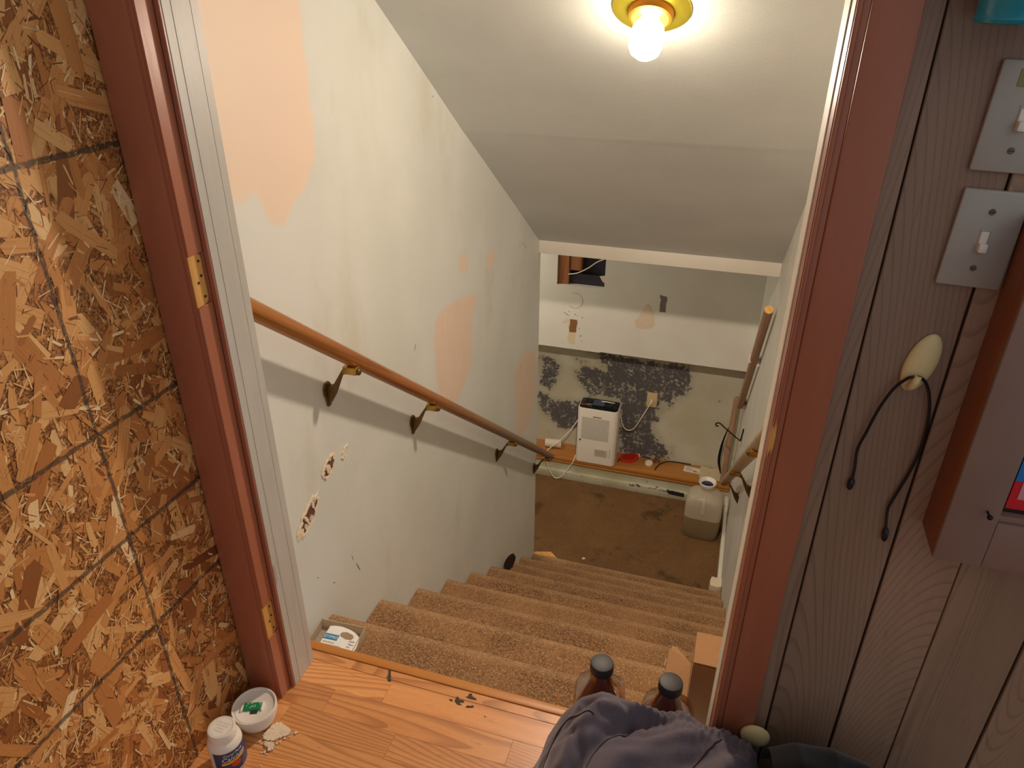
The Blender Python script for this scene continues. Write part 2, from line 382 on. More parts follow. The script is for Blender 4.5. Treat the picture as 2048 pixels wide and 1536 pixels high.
def mat_thin(name, tint, refl=.9, base=.05):
    m = N(name); nt = m.nt; out = nt.nodes['Material Output']; tp = m.n('BsdfTransparent'); tp.inputs[0].default_value = lin(tint)
    g = m.n('BsdfGlossy'); g.inputs['Roughness'].default_value = .06; g.inputs[0].default_value = (refl, refl, refl, 1); lw = m.n('LayerWeight'); lw.inputs[0].default_value = .35
    f = m.math('MULTIPLY_ADD', lw.outputs['Facing'], .55, base); mx = m.n('MixShader'); nt.links.new(f, mx.inputs[0]); nt.links.new(tp.outputs[0], mx.inputs[1]); nt.links.new(g.outputs[0], mx.inputs[2]); nt.links.new(mx.outputs[0], out.inputs[0]); return m.m
M['glass'] = mat_thin('bottle_glass', '#E6DCD0')
M['clear'] = mat_thin('clear_plastic', '#EEE4D2')
def mat_liquid():
    m = N('amber_liquid'); v = m.coord(); z = m.sep(v)[2]
    m.p(base=m.mix(m.noise(v, 20, 2), '#8A2E0A', '#A23C10'), rough=.12, trans=.45, ior=1.34); return m.m
M['liquid'] = mat_liquid()
def mat_translucent(name, col, amt_transp=.22, tint='#E8DFC8', level=0.0, lowcol='#FFFFFF'):
    m = N(name); nt = m.nt; out = nt.nodes['Material Output']
    tr = m.n('BsdfTranslucent'); tr.inputs[0].default_value = lin(col); tp = m.n('BsdfTransparent'); tp.inputs[0].default_value = lin(tint)
    m.p(base=lin(col), rough=.3); a = m.n('MixShader'); a.inputs[0].default_value = .4; nt.links.new(m.b.outputs[0], a.inputs[1]); nt.links.new(tr.outputs[0], a.inputs[2])
    if level: z = m.sep(m.coord())[2]; f = m.fr(m.math('ADD', z, m.math('MULTIPLY', m.noise(m.coord(), 9, 2), .004)), level-.001, level+.003); cc = m.mix(f, lin(lowcol), lin(col)); m.p(base=cc); nt.links.new(cc, tr.inputs[0])
    b = m.n('MixShader'); b.inputs[0].default_value = amt_transp; nt.links.new(a.outputs[0], b.inputs[1]); nt.links.new(tp.outputs[0], b.inputs[2]); nt.links.new(b.outputs[0], out.inputs[0]); return m.m
M['jug'] = mat_translucent('milky_plastic', '#EDE5D2', .30, '#FFF8EA', .166, '#B9A682')
M['water'] = plain('jug_water', '#7C6444', .15, var=.02)
def mat_bulb():
    m = N('glowing_bulb'); nt = m.nt; out = nt.nodes['Material Output']; e = m.n('Emission'); e.inputs[0].default_value = (1.0, .86, .62, 1); e.inputs[1].default_value = 22.0
    t = m.n('BsdfTransparent'); a = m.n('AddShader'); nt.links.new(e.outputs[0], a.inputs[0]); nt.links.new(t.outputs[0], a.inputs[1]); nt.links.new(a.outputs[0], out.inputs[0]); return m.m
M['bulb'] = mat_bulb()

def mat_osb(name, flake):
    m = N(name); v = m.coord(); s = m.sep(v)
    if flake:
        a = m.attr('fcol', 2); uv = m.n('UVMap').outputs[0]
        mp = m.n('Mapping'); m.set(mp.inputs[0], uv); mp.inputs['Scale'].default_value = (3, 260, 1)
        g = m.noise(mp.outputs[0], 1.0, 3, .6)
        c = m.ramp(a, [(0.0, '#7A431C'), (.25, '#B9773C'), (.55, '#D79A58'), (.8, '#E6B676'), (1.0, '#F5D8A4')])
        c = m.mix(m.fr(g, .52, .72, 0, .45), c, lin('#8A5020'))
        k = m.noise(v, 220, 4, .7); c = m.mix(m.fr(k, .64, .72, 0, .8), c, lin('#5A2E12'))
        sp = m.noise(m.coord(scale=(1, 1, 1)), 9, 4, .7); c = m.mix(m.fr(sp, .62, .75, 0, .5), c, lin('#7A4218'))
        bh = g
    else:
        k = m.noise(v, 240, 4, .75); k2 = m.noise(v, 60, 4, .6)
        c = m.mix(m.fr(m.math('ADD', m.math('MULTIPLY', k, .7), m.math('MULTIPLY', k2, .3)), .40, .60), '#6A3A1A', '#C08648'); bh = k
    # marker lines
    wob = m.math('MULTIPLY', m.math('SUBTRACT', m.noise(v, 55, 3), .5), .007); tot = None
    for sock, pos in ((2, 1.105), (2, .7255), (2, .538), (2, .350)):
        d = m.math('ABSOLUTE', m.math('SUBTRACT', m.math('ADD', s[2], wob), pos)); f = m.fr(d, .0055, .0028)
        tot = f if tot is None else m.math('MAXIMUM', tot, f)
    d = m.math('ABSOLUTE', m.math('SUBTRACT', m.math('ADD', m.math('ADD', s[1], wob), m.math('MULTIPLY', s[2], .004)), -.311)); tot = m.math('MAXIMUM', tot, m.fr(d, .0042, .002))
    br = m.fr(m.noise(v, 130, 3, .7), .30, .48, .25, .8)
    c = m.mix(m.math('MULTIPLY', tot, br), c, lin('#3A342C'))
    m.p(base=c, rough=.6, normal=m.bump(bh, .35, .001)); return m.m
M['osb'] = mat_osb('strand_board_base', False); M['flake'] = mat_osb('strand_board_flakes', True)

def mat_mold():
    m = N('moldy_wall_paint'); v = m.coord(); a = m.attr('mold'); n = m.noise(v, 9, 6, .72); n2 = m.noise(v, 48, 5, .75); n3 = m.noise(v, 130, 3, .6)
    c = m.mix(m.fr(m.noise(v, 3, 4), .35, .65), '#CBC8B6', '#BFB99E'); c = m.mix(m.fr(m.noise(v, 22, 4, .7), .6, .75, 0, .4), c, lin('#A09878'))
    e = m.math('ADD', a, m.math('MULTIPLY', m.math('SUBTRACT', n, .5), 1.15))
    f = m.fr(e, .42, .78); g = m.math('ADD', m.math('ADD', m.math('MULTIPLY', f, .66), m.math('MULTIPLY', m.math('SUBTRACT', n2, .5), 2.3)), m.math('MULTIPLY', m.math('SUBTRACT', m.noise(v, 14, 3, .6), .5), 1.2))
    k = m.math('MULTIPLY', m.fr(g, .22, .62), m.fr(f, .02, .2))
    dark = m.mix(n3, '#2C2C3A', '#50505E')
    c = m.mix(m.math('MULTIPLY', k, .93), c, dark)
    haze = m.fr(a, .25, .6); c = m.mix(m.math('MULTIPLY', haze, .22), c, lin('#6A6458'))
    pc = m.math('MULTIPLY', m.fr(m.voro(v, 34), .16, .10), m.fr(a, .35, .6)); c = m.mix(m.math('MULTIPLY', pc, .5), c, lin('#B9B49C'))
    m.p(base=c, rough=.75, normal=m.bump(n2, .25, .0015)); return m.m
M['mold'] = mat_mold()
def mat_lowwall():
    m = N('damp_kickboard_paint'); v = m.coord(); c = m.mix(m.fr(m.noise(v, 6, 4), .35, .65), '#CAC8B2', '#B9B496')
    c = m.mix(m.fr(m.noise(v, 30, 5, .7), .60, .70, 0, .6), c, lin('#7E7656')); m.p(base=c, rough=.6); return m.m
M['lowwall'] = mat_lowwall()

# ------------------------------------------------------------------ structure : stairwell
wl = thing('wall_left', 'pale grey-green stairwell wall with peach filler patches, left of the stairs', 'wall', kind='structure')
P1 = [(.10, 1.9), (.440, 1.9), (.440, 1.275), (.428, 1.06), (.40, 1.0), (.30, .985), (.10, 1.0)]
RO = [(.10, 1.9), (.45, 1.9), (.445, .97), (.36, .90), (.285, .862), (.235, .89), (.22, .955), (.10, .93)]
PT = [[(1.304, .499), (1.346, .465), (1.335, .42), (1.281, .423), (1.258, .473)],
      [(1.605, .408), (1.655, .37), (1.61, .335), (1.558, .34), (1.54, .381)],
      [(1.21, .347), (1.359, .313), (1.43, .29), (1.437, .253), (1.38, .228), (1.36, .055), (1.328, .005), (1.20, -.05), (1.127, -.02), (1.039, .056), (1.022, .169), (1.02, .3), (1.051, .354)],
      [(2.015, -.235), (2.20, -.30), (2.29, -.345), (2.30, -.60), (2.20, -.72), (2.03, -.703), (1.95, -.617), (1.937, -.433), (1.91, -.301)]]
def patch_fn(U, V):
    d = sdf_poly(U, V, P1)
    for p in PT: d = np.maximum(d, sdf_poly(U, V, p))
    return np.clip(.5 + d/.10, 0, 1)
def roller_fn(U, V): return np.clip(.5 + sdf_poly(U, V, RO)/.10, 0, 1)
grid_wall('wall_face', 0, 0.0, -.04, YE, ZF, 1.9, .014, {'patch': patch_fn, 'roller': roller_fn}, M['wall_left'], wl)
box('wall_core', -.11, -.004, -.04, YE, ZF-.05, 1.9, M['wall'], wl)
def gouge(parent, cy, cz, ly, lz, ang, seed, plain_only=False):
    rnd = random.Random(seed); n = 26
    ca, sa = math.cos(ang), math.sin(ang)
    def ring(sc_, jit, x):
        pts = []
        for i in range(n):
            a = 2*math.pi*i/n; rr = sc_*(1 + jit*(rnd.random()-.5)); u, v = math.cos(a)*ly*rr, math.sin(a)*lz*rr
            pts.append((x, cy + u*ca - v*sa, cz + u*sa + v*ca))
        return pts
    bm = bmesh.new(); R = [ring(1.25, .35, .0006), ring(1.0, .35, .0035), ring(.78, .5, .0022)]
    vv = [[bm.verts.new(p) for p in r] for r in R]
    for a, b in zip(vv, vv[1:]):
        for k in range(n): bm.faces.new((a[k], a[(k+1) % n], b[(k+1) % n], b[k]))
    g = finish('plaster_gouge', bm, M['plastertorn'], parent)
    bm = bmesh.new(); c = bm.verts.new((.0012, cy, cz)); r = [bm.verts.new(p) for p in ring(.82, .5, .0018)]
    for k in range(n): bm.faces.new((c, r[k], r[(k+1) % n]))
    finish('gouge_hollow', bm, M['plastertorn'] if plain_only else M['holedark'], g)
    if not plain_only:
        bm = bmesh.new()
        for k in range(7):
            u, v = (rnd.random()-.5)*1.2*ly, (rnd.random()-.5)*1.2*lz; y, z = cy+u*ca-v*sa, cz+u*sa+v*ca; s = rnd.uniform(.004, .010)
            pts = [(y+s*rnd.uniform(.4, 1)*math.cos(a), z+1.6*s*rnd.uniform(.4, 1)*math.sin(a)) for a in (0.3, 1.5, 2.6, 3.9, 5.2)]
            poly_prism(bm, pts, 0, .0012, .0012+rnd.uniform(.002, .005))
        finish('torn_paper', bm, M['plastertorn'], g)['kind'] = 'stuff'
gouge(wl, .411, .230, .011, .018, -.9, 1, True); gouge(wl, .330, .236, .020, .031, -.95, 2); gouge(wl, .218, .165, .024, .050, -1.0, 3)

rn = random.Random(31)
for cy, cz, l, a in ((.385, -.107, .012, -1.3), (.408, -.16, .022, -1.2), (.217, -.032, .006, -.8), (1.101, 1.021, .006, .3), (2.037, .304, .012, .5), (1.99, .31, .006, 1.2), (2.07, .28, .018, -.9), (.873, .322, .012, .9), (2.025, -.305, .010, -1.2), (.282, -.107, .006, -.6), (.333, -.51, .012, -1.0)):
    bm = bmesh.new(); w_ = rn.uniform(.0008, .0018); P_ = [(u*l, v*w_*rn.uniform(.6, 1.3)) for u, v in ((-1, 0), (-.5, -.8), (.3, -1), (1, .1), (.4, 1), (-.4, .7))]
    poly_prism(bm, [(cy+u*math.cos(a)-v*math.sin(a), cz+u*math.sin(a)+v*math.cos(a)) for u, v in P_], 0, .0001, .0007); finish('scuff_mark', bm, plain('scuff_brown', '#8A8070', .9), wl)
wr = thing('wall_right', 'pale grey-green stairwell wall on the right of the stairs', 'wall', kind='structure')
box('wall_face', W, W+.1, -.04, 3.72, ZF-.05, 1.9, M['wall'], wr)
# sloped ceiling with a slight sag at the board joint
def make_ceiling():
    bm = bmesh.new(); rows = [(-.04, 0), (.5, -.002), (1.0, -.006), (1.33, -.011), (1.36, -.0095), (1.8, -.004), (YB, 0)]; nx = 6; g = []
    for y, dz in rows: g.append([bm.verts.new((W*i/nx, y, zc(y)+dz)) for i in range(nx+1)])
    top = [[bm.verts.new((W*i/nx, y, zc(y)+.05)) for i in (0, nx)] for y in (-.04, YB)]
    for a, b in zip(g, g[1:]):
        for i in range(nx): bm.faces.new((a[i], a[i+1], b[i+1], b[i]))
    bm.faces.new((top[0][0], top[0][1], top[1][1], top[1][0]))
    o = finish('ceiling_1', bm, M['ceil']); tag(o, 'sloped grey painted ceiling over the stairs', 'ceiling', kind='structure')
make_ceiling()
tag(box('trim_1', 0, W, YB, YB+.075, .176, .30, M['white'], None, .003), 'cream painted header strip at the foot of the sloped ceiling', 'trim', kind='structure')
tag(box('ceiling_2', -1.3, W, YE-.02, 3.7, .32, .38, M['ceil']), 'flat ceiling over the lower landing', 'ceiling', kind='structure')
tag(box('wall_landing_left', -1.36, -1.3, YE, 3.7, ZF-.05, .38, M['wall']), 'plain wall closing the left side of the lower landing', 'wall', kind='structure')
tag(box('wall_landing_front', -1.36, -.11, YE-.06, YE, ZF-.05, .38, M['wall']), 'plain wall behind the stair wall at the lower landing', 'wall', kind='structure')
# ------------------------------------------------------------------ back wall
wb = thing('wall_back', 'back wall of the lower landing, furred out above and mouldy below', 'wall', kind='structure')
YU, YL = 3.415, 3.62
hx0, hx1, hz0, hz1 = -.173, .138, -.396, -.15
def upper_wall():
    bm = bmesh.new()
    bx(bm, -1.3, hx0, YU, YL, -.845, .32); bx(bm, hx1, W, YU, YL, -.840, .32)
    bx(bm, hx0, hx1, YU, YL, -.845, hz0); bx(bm, hx0, hx1, YU, YL, hz1, .32)
    finish('upper_wall', bm, M['wall'], wb)
    cav = thing('wall_opening', '', ''); del cav['label'], cav['category']; cav.parent = wb
    box('backing_sheet', hx0-.0, hx1+.0, YU+.09, YU+.10, hz0-.05, hz1+.1, M['tarpaper'], cav)
    box('stud', hx0+.001, hx0+.072, YU+.02, YU+.09, hz0+.001, hz1+.1, M['stud'], cav, .002)
    box('blocking', hx0+.075, hx0+.150, YU+.03, YU+.09, -.300, hz1+.1, M['stud'], cav, .002)
    bm = bmesh.new(); bx(bm, hx0+.075, hx1-.001, YU+.045, YU+.05, hz0+.001, -.325); finish('dark_flap', bm, M['tarpaper'], cav)
    bm = bmesh.new(); tube(bm, catmull([(hx0+.07, YU+.018, -.325), (hx0+.13, YU+.015, -.310), (.025, YU+.018, -.27), (.075, YU+.025, -.23), (.12, YU+.025, -.205)]), .0035, 8); finish('loose_wire', bm, M['whitewire'], cav, True)
    bm = bmesh.new(); poly_prism(bm, [(hx1-.001, -.305), (hx1-.035, -.312), (hx1-.015, -.345), (hx1-.001, -.355)], 1, YU+.002, YU+.006); finish('torn_paper', bm, M['paper'], cav)
upper_wall()
MA = [(.068, -.948), (.243, -.933), (.451, -.941), (.689, -.95), (.745, -.985), (.731, -1.176), (.652, -1.23), (.624, -1.295), (.588, -1.281), (.554, -1.369), (.517, -1.459), (.581, -1.574), (.645, -1.669), (.66, -1.735), (.3, -1.735), (.252, -1.298), (.051, -1.291), (-.029, -1.181), (-.015, -1.078), (.147, -1.073)]
MB_ = [(-.33, -1.03), (-.25, -1.01), (-.175, -1.08), (-.20, -1.211), (-.25, -1.3), (-.33, -1.27)]
MC = [(-.34, -1.311), (-.208, -1.377), (-.039, -1.348), (.1, -1.30), (.12, -1.5), (-.029, -1.56), (-.14, -1.62), (-.23, -1.56), (-.30, -1.50), (-.34, -1.45)]
SP = [[(-.24, -.985), (-.18, -.985), (-.185, -1.02), (-.235, -1.02)], [(-.11, -.99), (-.02, -1.0), (.04, -1.01), (.03, -1.06), (-.08, -1.05)], [(-.09, -1.09), (.02, -1.1), (.07, -1.14), (.0, -1.22), (-.07, -1.19)], [(.66, -1.60), (.69, -1.60), (.70, -1.70), (.65, -1.70)], [(.0, -.93), (.75, -.93), (.75, -.985), (.0, -.97)], [(-1.3, -1.1), (-.5, -1.2), (-.5, -1.6), (-1.3, -1.7)], [(.935, -1.178), (.965, -1.178), (.965, -1.195), (.935, -1.195)]]
def mold_fn(U, V):
    d = np.maximum(np.maximum(sdf_poly(U, V, MA), sdf_poly(U, V, MB_)), sdf_poly(U, V, MC))
    r = np.clip(.56 + d/.17, 0, 1)
    for p in SP: r = np.maximum(r, np.clip(.42 + sdf_poly(U, V, p)/.10, 0, .8))
    return r
grid_wall('mouldy_lower_wall', 1, YL, -1.3, W, -1.76, -.83, .012, {'mold': mold_fn}, M['mold'], wb)
box('wall_core', -1.3, W, YL+.055, YL+.1, ZF, .32, M['wall'], wb)
box('wall_core', -1.3, W, YL+.002, YL+.055, ZF, -.78, M['wall'], wb)
def flat_mark(name, pts, mat, y, th=.0012, parent=None):
    bm = bmesh.new(); poly_prism(bm, pts, 1, y-th, y+.0005); return finish(name, bm, mat, parent)
flat_mark('brown_paper_strip', [(-0.0765, -0.6285), (-0.0288, -0.6295), (-0.0259, -0.6450), (-0.0298, -0.6790), (-0.0318, -0.7199), (-0.0775, -0.7228), (-0.0804, -0.6936), (-0.0736, -0.6596)], plain('brown_paper', '#8A6038', .9), YU, parent=wb)
flat_mark('torn_paint', [(-0.0794, -0.7209), (-0.0366, -0.7199), (-0.0386, -0.7520), (-0.0395, -0.8025), (-0.0609, -0.8064), (-0.0823, -0.7987), (-0.0882, -0.7617)], plain('torn_paint_cream', '#D9C9A2', .9), YU, parent=wb)
flat_mark('torn_paint', [(-0.0969, -0.6295), (-0.0765, -0.6285), (-0.0736, -0.6596), (-0.0804, -0.6936), (-0.0901, -0.6790), (-0.0843, -0.6547), (-0.1309, -0.6693), (-0.1212, -0.6450)], plain('torn_paint_white', '#D6CDB6', .9), YU, parent=wb)
flat_mark('dark_smear', [(0.4934, -0.3893), (0.5109, -0.3951), (0.5361, -0.3980), (0.5400, -0.4213), (0.5342, -0.4505), (0.5371, -0.5040), (0.5186, -0.5021), (0.5002, -0.5050), (0.4973, -0.4505), (0.5011, -0.4213), (0.4924, -0.4068)], plain('dark_smear', '#77746A', .8, var=.35, scale=90), YU, parent=wb)
def peach_blob():
    rnd = random.Random(5); n = 30; bm = bmesh.new(); out = [(0.4195, -0.4554), (0.4525, -0.4991), (0.4739, -0.5478), (0.4778, -0.5769), (0.4671, -0.6110), (0.4506, -0.6256), (0.4136, -0.6353), (0.3699, -0.6314), (0.3533, -0.6061), (0.3504, -0.5799), (0.3747, -0.5478), (0.3961, -0.4991)]
    c = catmull([(x, 0, z) for x, z in out+out[:1]], 3)[:-1]; poly_prism(bm, [(p.x+rnd.uniform(-.002, .002), p.z+rnd.uniform(-.002, .002)) for p in c], 1, YU-.0012, YU+.0005)
    finish('filler_patch', bm, plain('filler_peach', '#DCC9B2', .8, var=.08), wb)
peach_blob()
bm = bmesh.new(); tube(bm, [(-.048+.052*math.cos(a), YU-.0004, -.495+.052*math.sin(a)) for a in np.linspace(-2.4, 1.9, 30)], .0010, 5); finish('pencil_circle', bm, plain('pencil_line', '#6E6A58', .9), wb)
bm = bmesh.new(); rn = random.Random(3)
for k in range(14):
    x, z = rn.uniform(-.12, .03), rn.uniform(-.64, -.575) if k < 9 else rn.uniform(-.79, -.68); s = rn.uniform(.002, .004); poly_prism(bm, [(x+s*math.cos(a), z+1.5*s*math.sin(a)) for a in np.linspace(0, 5.2, 6)], 1, YU-.001, YU)
o = finish('scuff_specks', bm, plain('scuff_grey', '#76725F', .9), wb); o['kind'] = 'stuff'
# knee wall with wooden ledge
tag(box('trim_2', -1.3, W, 3.418, YL, ZF, -1.772, M['lowwall']), 'damp pale painted kick wall under the wooden ledge', 'wall', kind='structure')
def baseboard(name, x0, x1, y0, y1, z0, z1, label, mat): return tag(box(name, x0, x1, y0, y1, z0, z1, mat, None, .003), label, 'baseboard', kind='structure')
bb = baseboard('baseboard_back', -1.3, W-.02, 3.388, 3.42, ZF, -1.838, 'damp cream baseboard under the wooden ledge', M['lowwall'])
rn = random.Random(11); pts = [(.681, -1.838)] + [(.681+.0145*i, -1.836+rn.uniform(-.002, .008)) for i in range(1, 9)] + [(.808, -1.842), (.808, -1.868), (.74, -1.866), (.70, -1.862)]
flat_mark('mould_streak', pts, plain('black_mould', '#251E20', .9, var=.5, scale=150), 3.388, .0015, bb)
bm = bmesh.new()
for k in range(40):
    x = rn.uniform(.42, .70); z = -1.835 - .006 + rn.gauss(0, .007) ; s = rn.uniform(.002, .006); poly_prism(bm, [(x+1.6*s*math.cos(a), z+.7*s*math.sin(a)) for a in np.linspace(0, 5.2, 6)], 1, 3.3868, 3.389)
o = finish('mould_specks', bm, plain('grey_mould', '#7A6E54', .9), bb); o['kind'] = 'stuff'
br_ = baseboard('baseboard_right', W-.022, W, YE+.02, 3.41, ZF, -1.81, 'cream baseboard along the right wall of the landing', M['white'])
ld = thing('wooden_ledge', 'brown wooden ledge board under the mouldy wall', 'shelf')
box('ledge_top', -1.3, W-.002, 3.412, YL-.001, -1.757, -1.735, M['shelfwood'], ld, .004)
box('front_lip', -1.3, W-.002, 3.404, 3.43, -1.772, -1.759, M['shelfwood'], ld, .004)
# ------------------------------------------------------------------ stairs & lower floor
tag(box('floor_landing', -1.3, W, 2.30, 3.72, ZF-.08, ZF, M['carpet2']), 'stained brown carpet floor of the lower landing', 'floor', kind='structure')
stairs = thing('staircase', 'speckled brown carpeted stairs going down to the landing', 'stairs')
def step(k):
    # one carpeted step: rounded nosing, tread, riser below
    y0, y1, z = (k-1)*T, k*T, -k*RISE; r = .018
    prof = [(y0-.012, z), (y0+.05, z+.0015), (y1-.03, z+.001)]
    for i in range(7):
        a = math.pi/2 - i*math.pi/6*1.08; prof.append((y1-r+r*math.cos(a), z-r+r*math.sin(a)))
    prof += [(y1-.014, z-.045), (y1-.013, z-RISE), (y1-.05, z-RISE-.01), (y0-.012, z-.05)]
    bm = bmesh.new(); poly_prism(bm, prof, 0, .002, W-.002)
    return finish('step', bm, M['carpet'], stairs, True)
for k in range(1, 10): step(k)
bm = bmesh.new(); poly_prism(bm, [(-.05, 2.55), (.05, 2.58), (.150, 2.49), (.08, 2.43), (-.05, 2.40)], 2, ZF, ZF+.006); tag(finish('wood_scrap', bm, M['barewood']), 'flat piece of bare wood at the bottom of the stairs by the left wall', 'scrap')
# ------------------------------------------------------------------ upper floor
fl = thing('floor_upper', 'orange-brown oak strip floor of the upper hall', 'floor', kind='structure')
box('subfloor', -.3, 2.4, -3.0, -.012, -.06, -.012, M['groove'], fl)
rn = random.Random(21); rows = [(-.014, .006, 'lip'), (-.0385, -.0145, 'nose')]; y = -.039
box('edge_strip', .0, W-.005, -.0155, .006, -.03, .0025, M['nosing'], fl, .0025)
while y > -1.2:
    y0 = y-.0565; x = -.2 - rn.random()*.25; first = y > -.05
    if abs(y+.0955) < .002: cuts = [-.2, .229, .62, 1.02, 1.5]
    elif first: cuts = [-.2, .335, .78, 1.25, 1.5]
    elif abs(y+.152) < .003: cuts = [-.2, .16, .395, .80, 1.2, 1.6]
    else:
        cuts = [x]
        while cuts[-1] < 1.5: cuts.append(cuts[-1]+rn.uniform(.28, .5))
    for a, b in zip(cuts, cuts[1:]):
        q = box('plank', a+.0001, b-.0001, y0+.0001, y-.0001, -.012, 0.0, M['plank'], fl, .0003, 1)
    y = y0
for a, b in ((-.05, .235), (.2355, .318), (.3188, .9), (.9005, 1.5)): box('plank', a, b, -.0387, -.0165, -.012, 0.0005, M['plank'], fl, .0008, 1)
def paint_mark(pts, name='worn_mark'):
    rnd = random.Random(len(pts)); bm = bmesh.new(); poly_prism(bm, [(x+rnd.uniform(-.0012, .0012), y+rnd.uniform(-.0008, .0008)) for x, y in pts], 2, .0004, .0011); return finish(name, bm, plain('worn_dark', '#453B30', .8, var=.2), fl)
paint_mark([(.311, -.003), (.316, -.004), (.317, -.012), (.321, -.020), (.325, -.030), (.333, -.042), (.328, -.045), (.322, -.040), (.317, -.028), (.313, -.018), (.312, -.010)])
paint_mark([(.500, -.022), (.507, -.020), (.509, -.026), (.518, -.028), (.520, -.032), (.512, -.033), (.503, -.033), (.495, -.031), (.501, -.028)])
paint_mark([(.478, -.037), (.483, -.036), (.486, -.041), (.496, -.040), (.497, -.045), (.488, -.048), (.495, -.052), (.486, -.053), (.479, -.047)])
paint_mark([(.506, -.050), (.512, -.049), (.520, -.046), (.521, -.050), (.512, -.054), (.505, -.055)])
paint_mark([(.466, -.046), (.473, -.045), (.475, -.049), (.468, -.050)])
# ------------------------------------------------------------------ door wall, jambs, casings
ZT = 2.05
wf = thing('wall_front', 'wood panelled hall wall to the right of the doorway', 'wall', kind='structure')
box('wall_core', .972, 2.3, -.125, -.04, 0, 2.4, M['groove'], wf)
box('wall_core', -.2, .132, -.112, -.04, 0, 2.4, M['wall'], wf)
box('wall_core', .13, .975, -.112, -.04, ZT, 2.4, M['wall'], wf)
rn = random.Random(4)
for a, b in ((1.028, 1.0515), (1.0535, 1.1465), (1.1495, 1.2305), (1.2315, 1.3325), (1.3355, 1.47), (1.473, 1.62), (1.623, 1.82), (1.823, 2.3)):
    box('panel_board', a, b, -.132, -.1255, 0, 2.4, M['panel'], wf, .0012, 1)
dj = thing('door_1', 'red-brown painted door frame with grey stop at the top of the stairs', 'door frame', kind='structure')
# left side
box('casing', .060, .122, -.150, -.118, 0, ZT, M['brown'], dj, .002)
box('casing_bead', .1225, .1305, -.1485, -.118, 0, ZT, M['brown'], dj, .002)
JB = .1320; M1, M2 = (.868, .948), (.170, .252)
box('jamb_core', .108, JB, -.148, -.112, 0, ZT, M['brown'], dj)
for a, b in ((0, M2[0]), (M2[1], M1[0]), (M1[1], ZT)): box('jamb_face', JB, .1355, -.1495, -.1165, a, b, M['brown'], dj, .0008, 1)
for a, b in (M1, M2):
    bm = bmesh.new(); r = .012; pr = [(-.1485, a), (-.1205-r, a)]
    pr += [(-.1205-r+r*math.cos(t), a+r+r*math.sin(t)) for t in np.linspace(-math.pi/2, 0, 6)]; pr += [(-.1205-r+r*math.cos(t), b-r+r*math.sin(t)) for t in np.linspace(0, math.pi/2, 6)]; pr += [(-.1485, b)]
    poly_prism(bm, pr, 0, JB-.001, JB+.0008); hm = finish('hinge_mortise', bm, M['barewood'], dj); hm['label'] = 'bare wood recess where a hinge was removed'
    for dz, dy in ((.012, -.128), (.036, -.136), (.045, -.128), (.068, -.128)):
        bm = bmesh.new(); bmesh.ops.create_cone(bm, cap_ends=True, segments=10, radius1=.0022, radius2=.0022, depth=.0014, matrix=Matrix.Translation((JB+.0010, dy, a+dz)) @ Matrix.Rotation(math.pi/2, 4, 'Y')); finish('screw_hole', bm, M['groove'], hm)
    box('jamb_face', JB, .1355, -.1195, -.1165, a, b, M['brown'], dj)
box('stop', .1355, .1438, -.1165, -.112, 0, ZT, M['brown'], dj, .001, 1)
for a, b, x in ((-.1118, -.0945, .1445), (-.0950, -.0575, .1452), (-.0565, -.0400, .1448)): box('stop_board', .130, x, a, b, 0, ZT, M['greytrim'], dj, .0004, 1)
# right side
box('casing', .985, 1.031, -.150, -.126, 0, ZT, M['brown'], dj, .002)
box('casing_edge', .9770, .9848, -.148, -.126, 0, ZT, M['brown'], dj, .0015)
box('casing_bead', .9722, .9775, -.1515, -.130, 0, ZT, M['brown'], dj, .002)
box('jamb_face', .9712, .985, -.146, -.106, 0, ZT, M['brown'], dj)
box('stop_board', .9695, .985, -.1055, -.040, 0, ZT, M['white'], dj, .001, 1)
def splinter():
    bm = bmesh.new(); rnd = random.Random(9)
    for k in range(7):
        z0 = .772+rnd.uniform(0, .02); z1 = .835-rnd.uniform(0, .03); x = .9712+k*.0007; pts = [(x, z0), (x+.0016, z0+.012), (x+.0022, (z0+z1)/2+rnd.uniform(-.006, .006)), (x+.0008, z1), (x-.0006, (z0+z1)/2)]
        poly_prism(bm, pts, 1, -.1530+rnd.uniform(-.0005, .0008), -.150)
    o = finish('splintered_edge', bm, M['barewood'], dj); o['kind'] = 'stuff'; o['label'] = 'splintered bare wood where the latch plate was'
splinter()
box('head_casing', .06, 1.031, -.150, -.118, ZT, ZT+.062, M['brown'], dj, .002)
box('head_jamb', .13, .985, -.118, -.04, ZT-.012, ZT, M['brown'], dj)
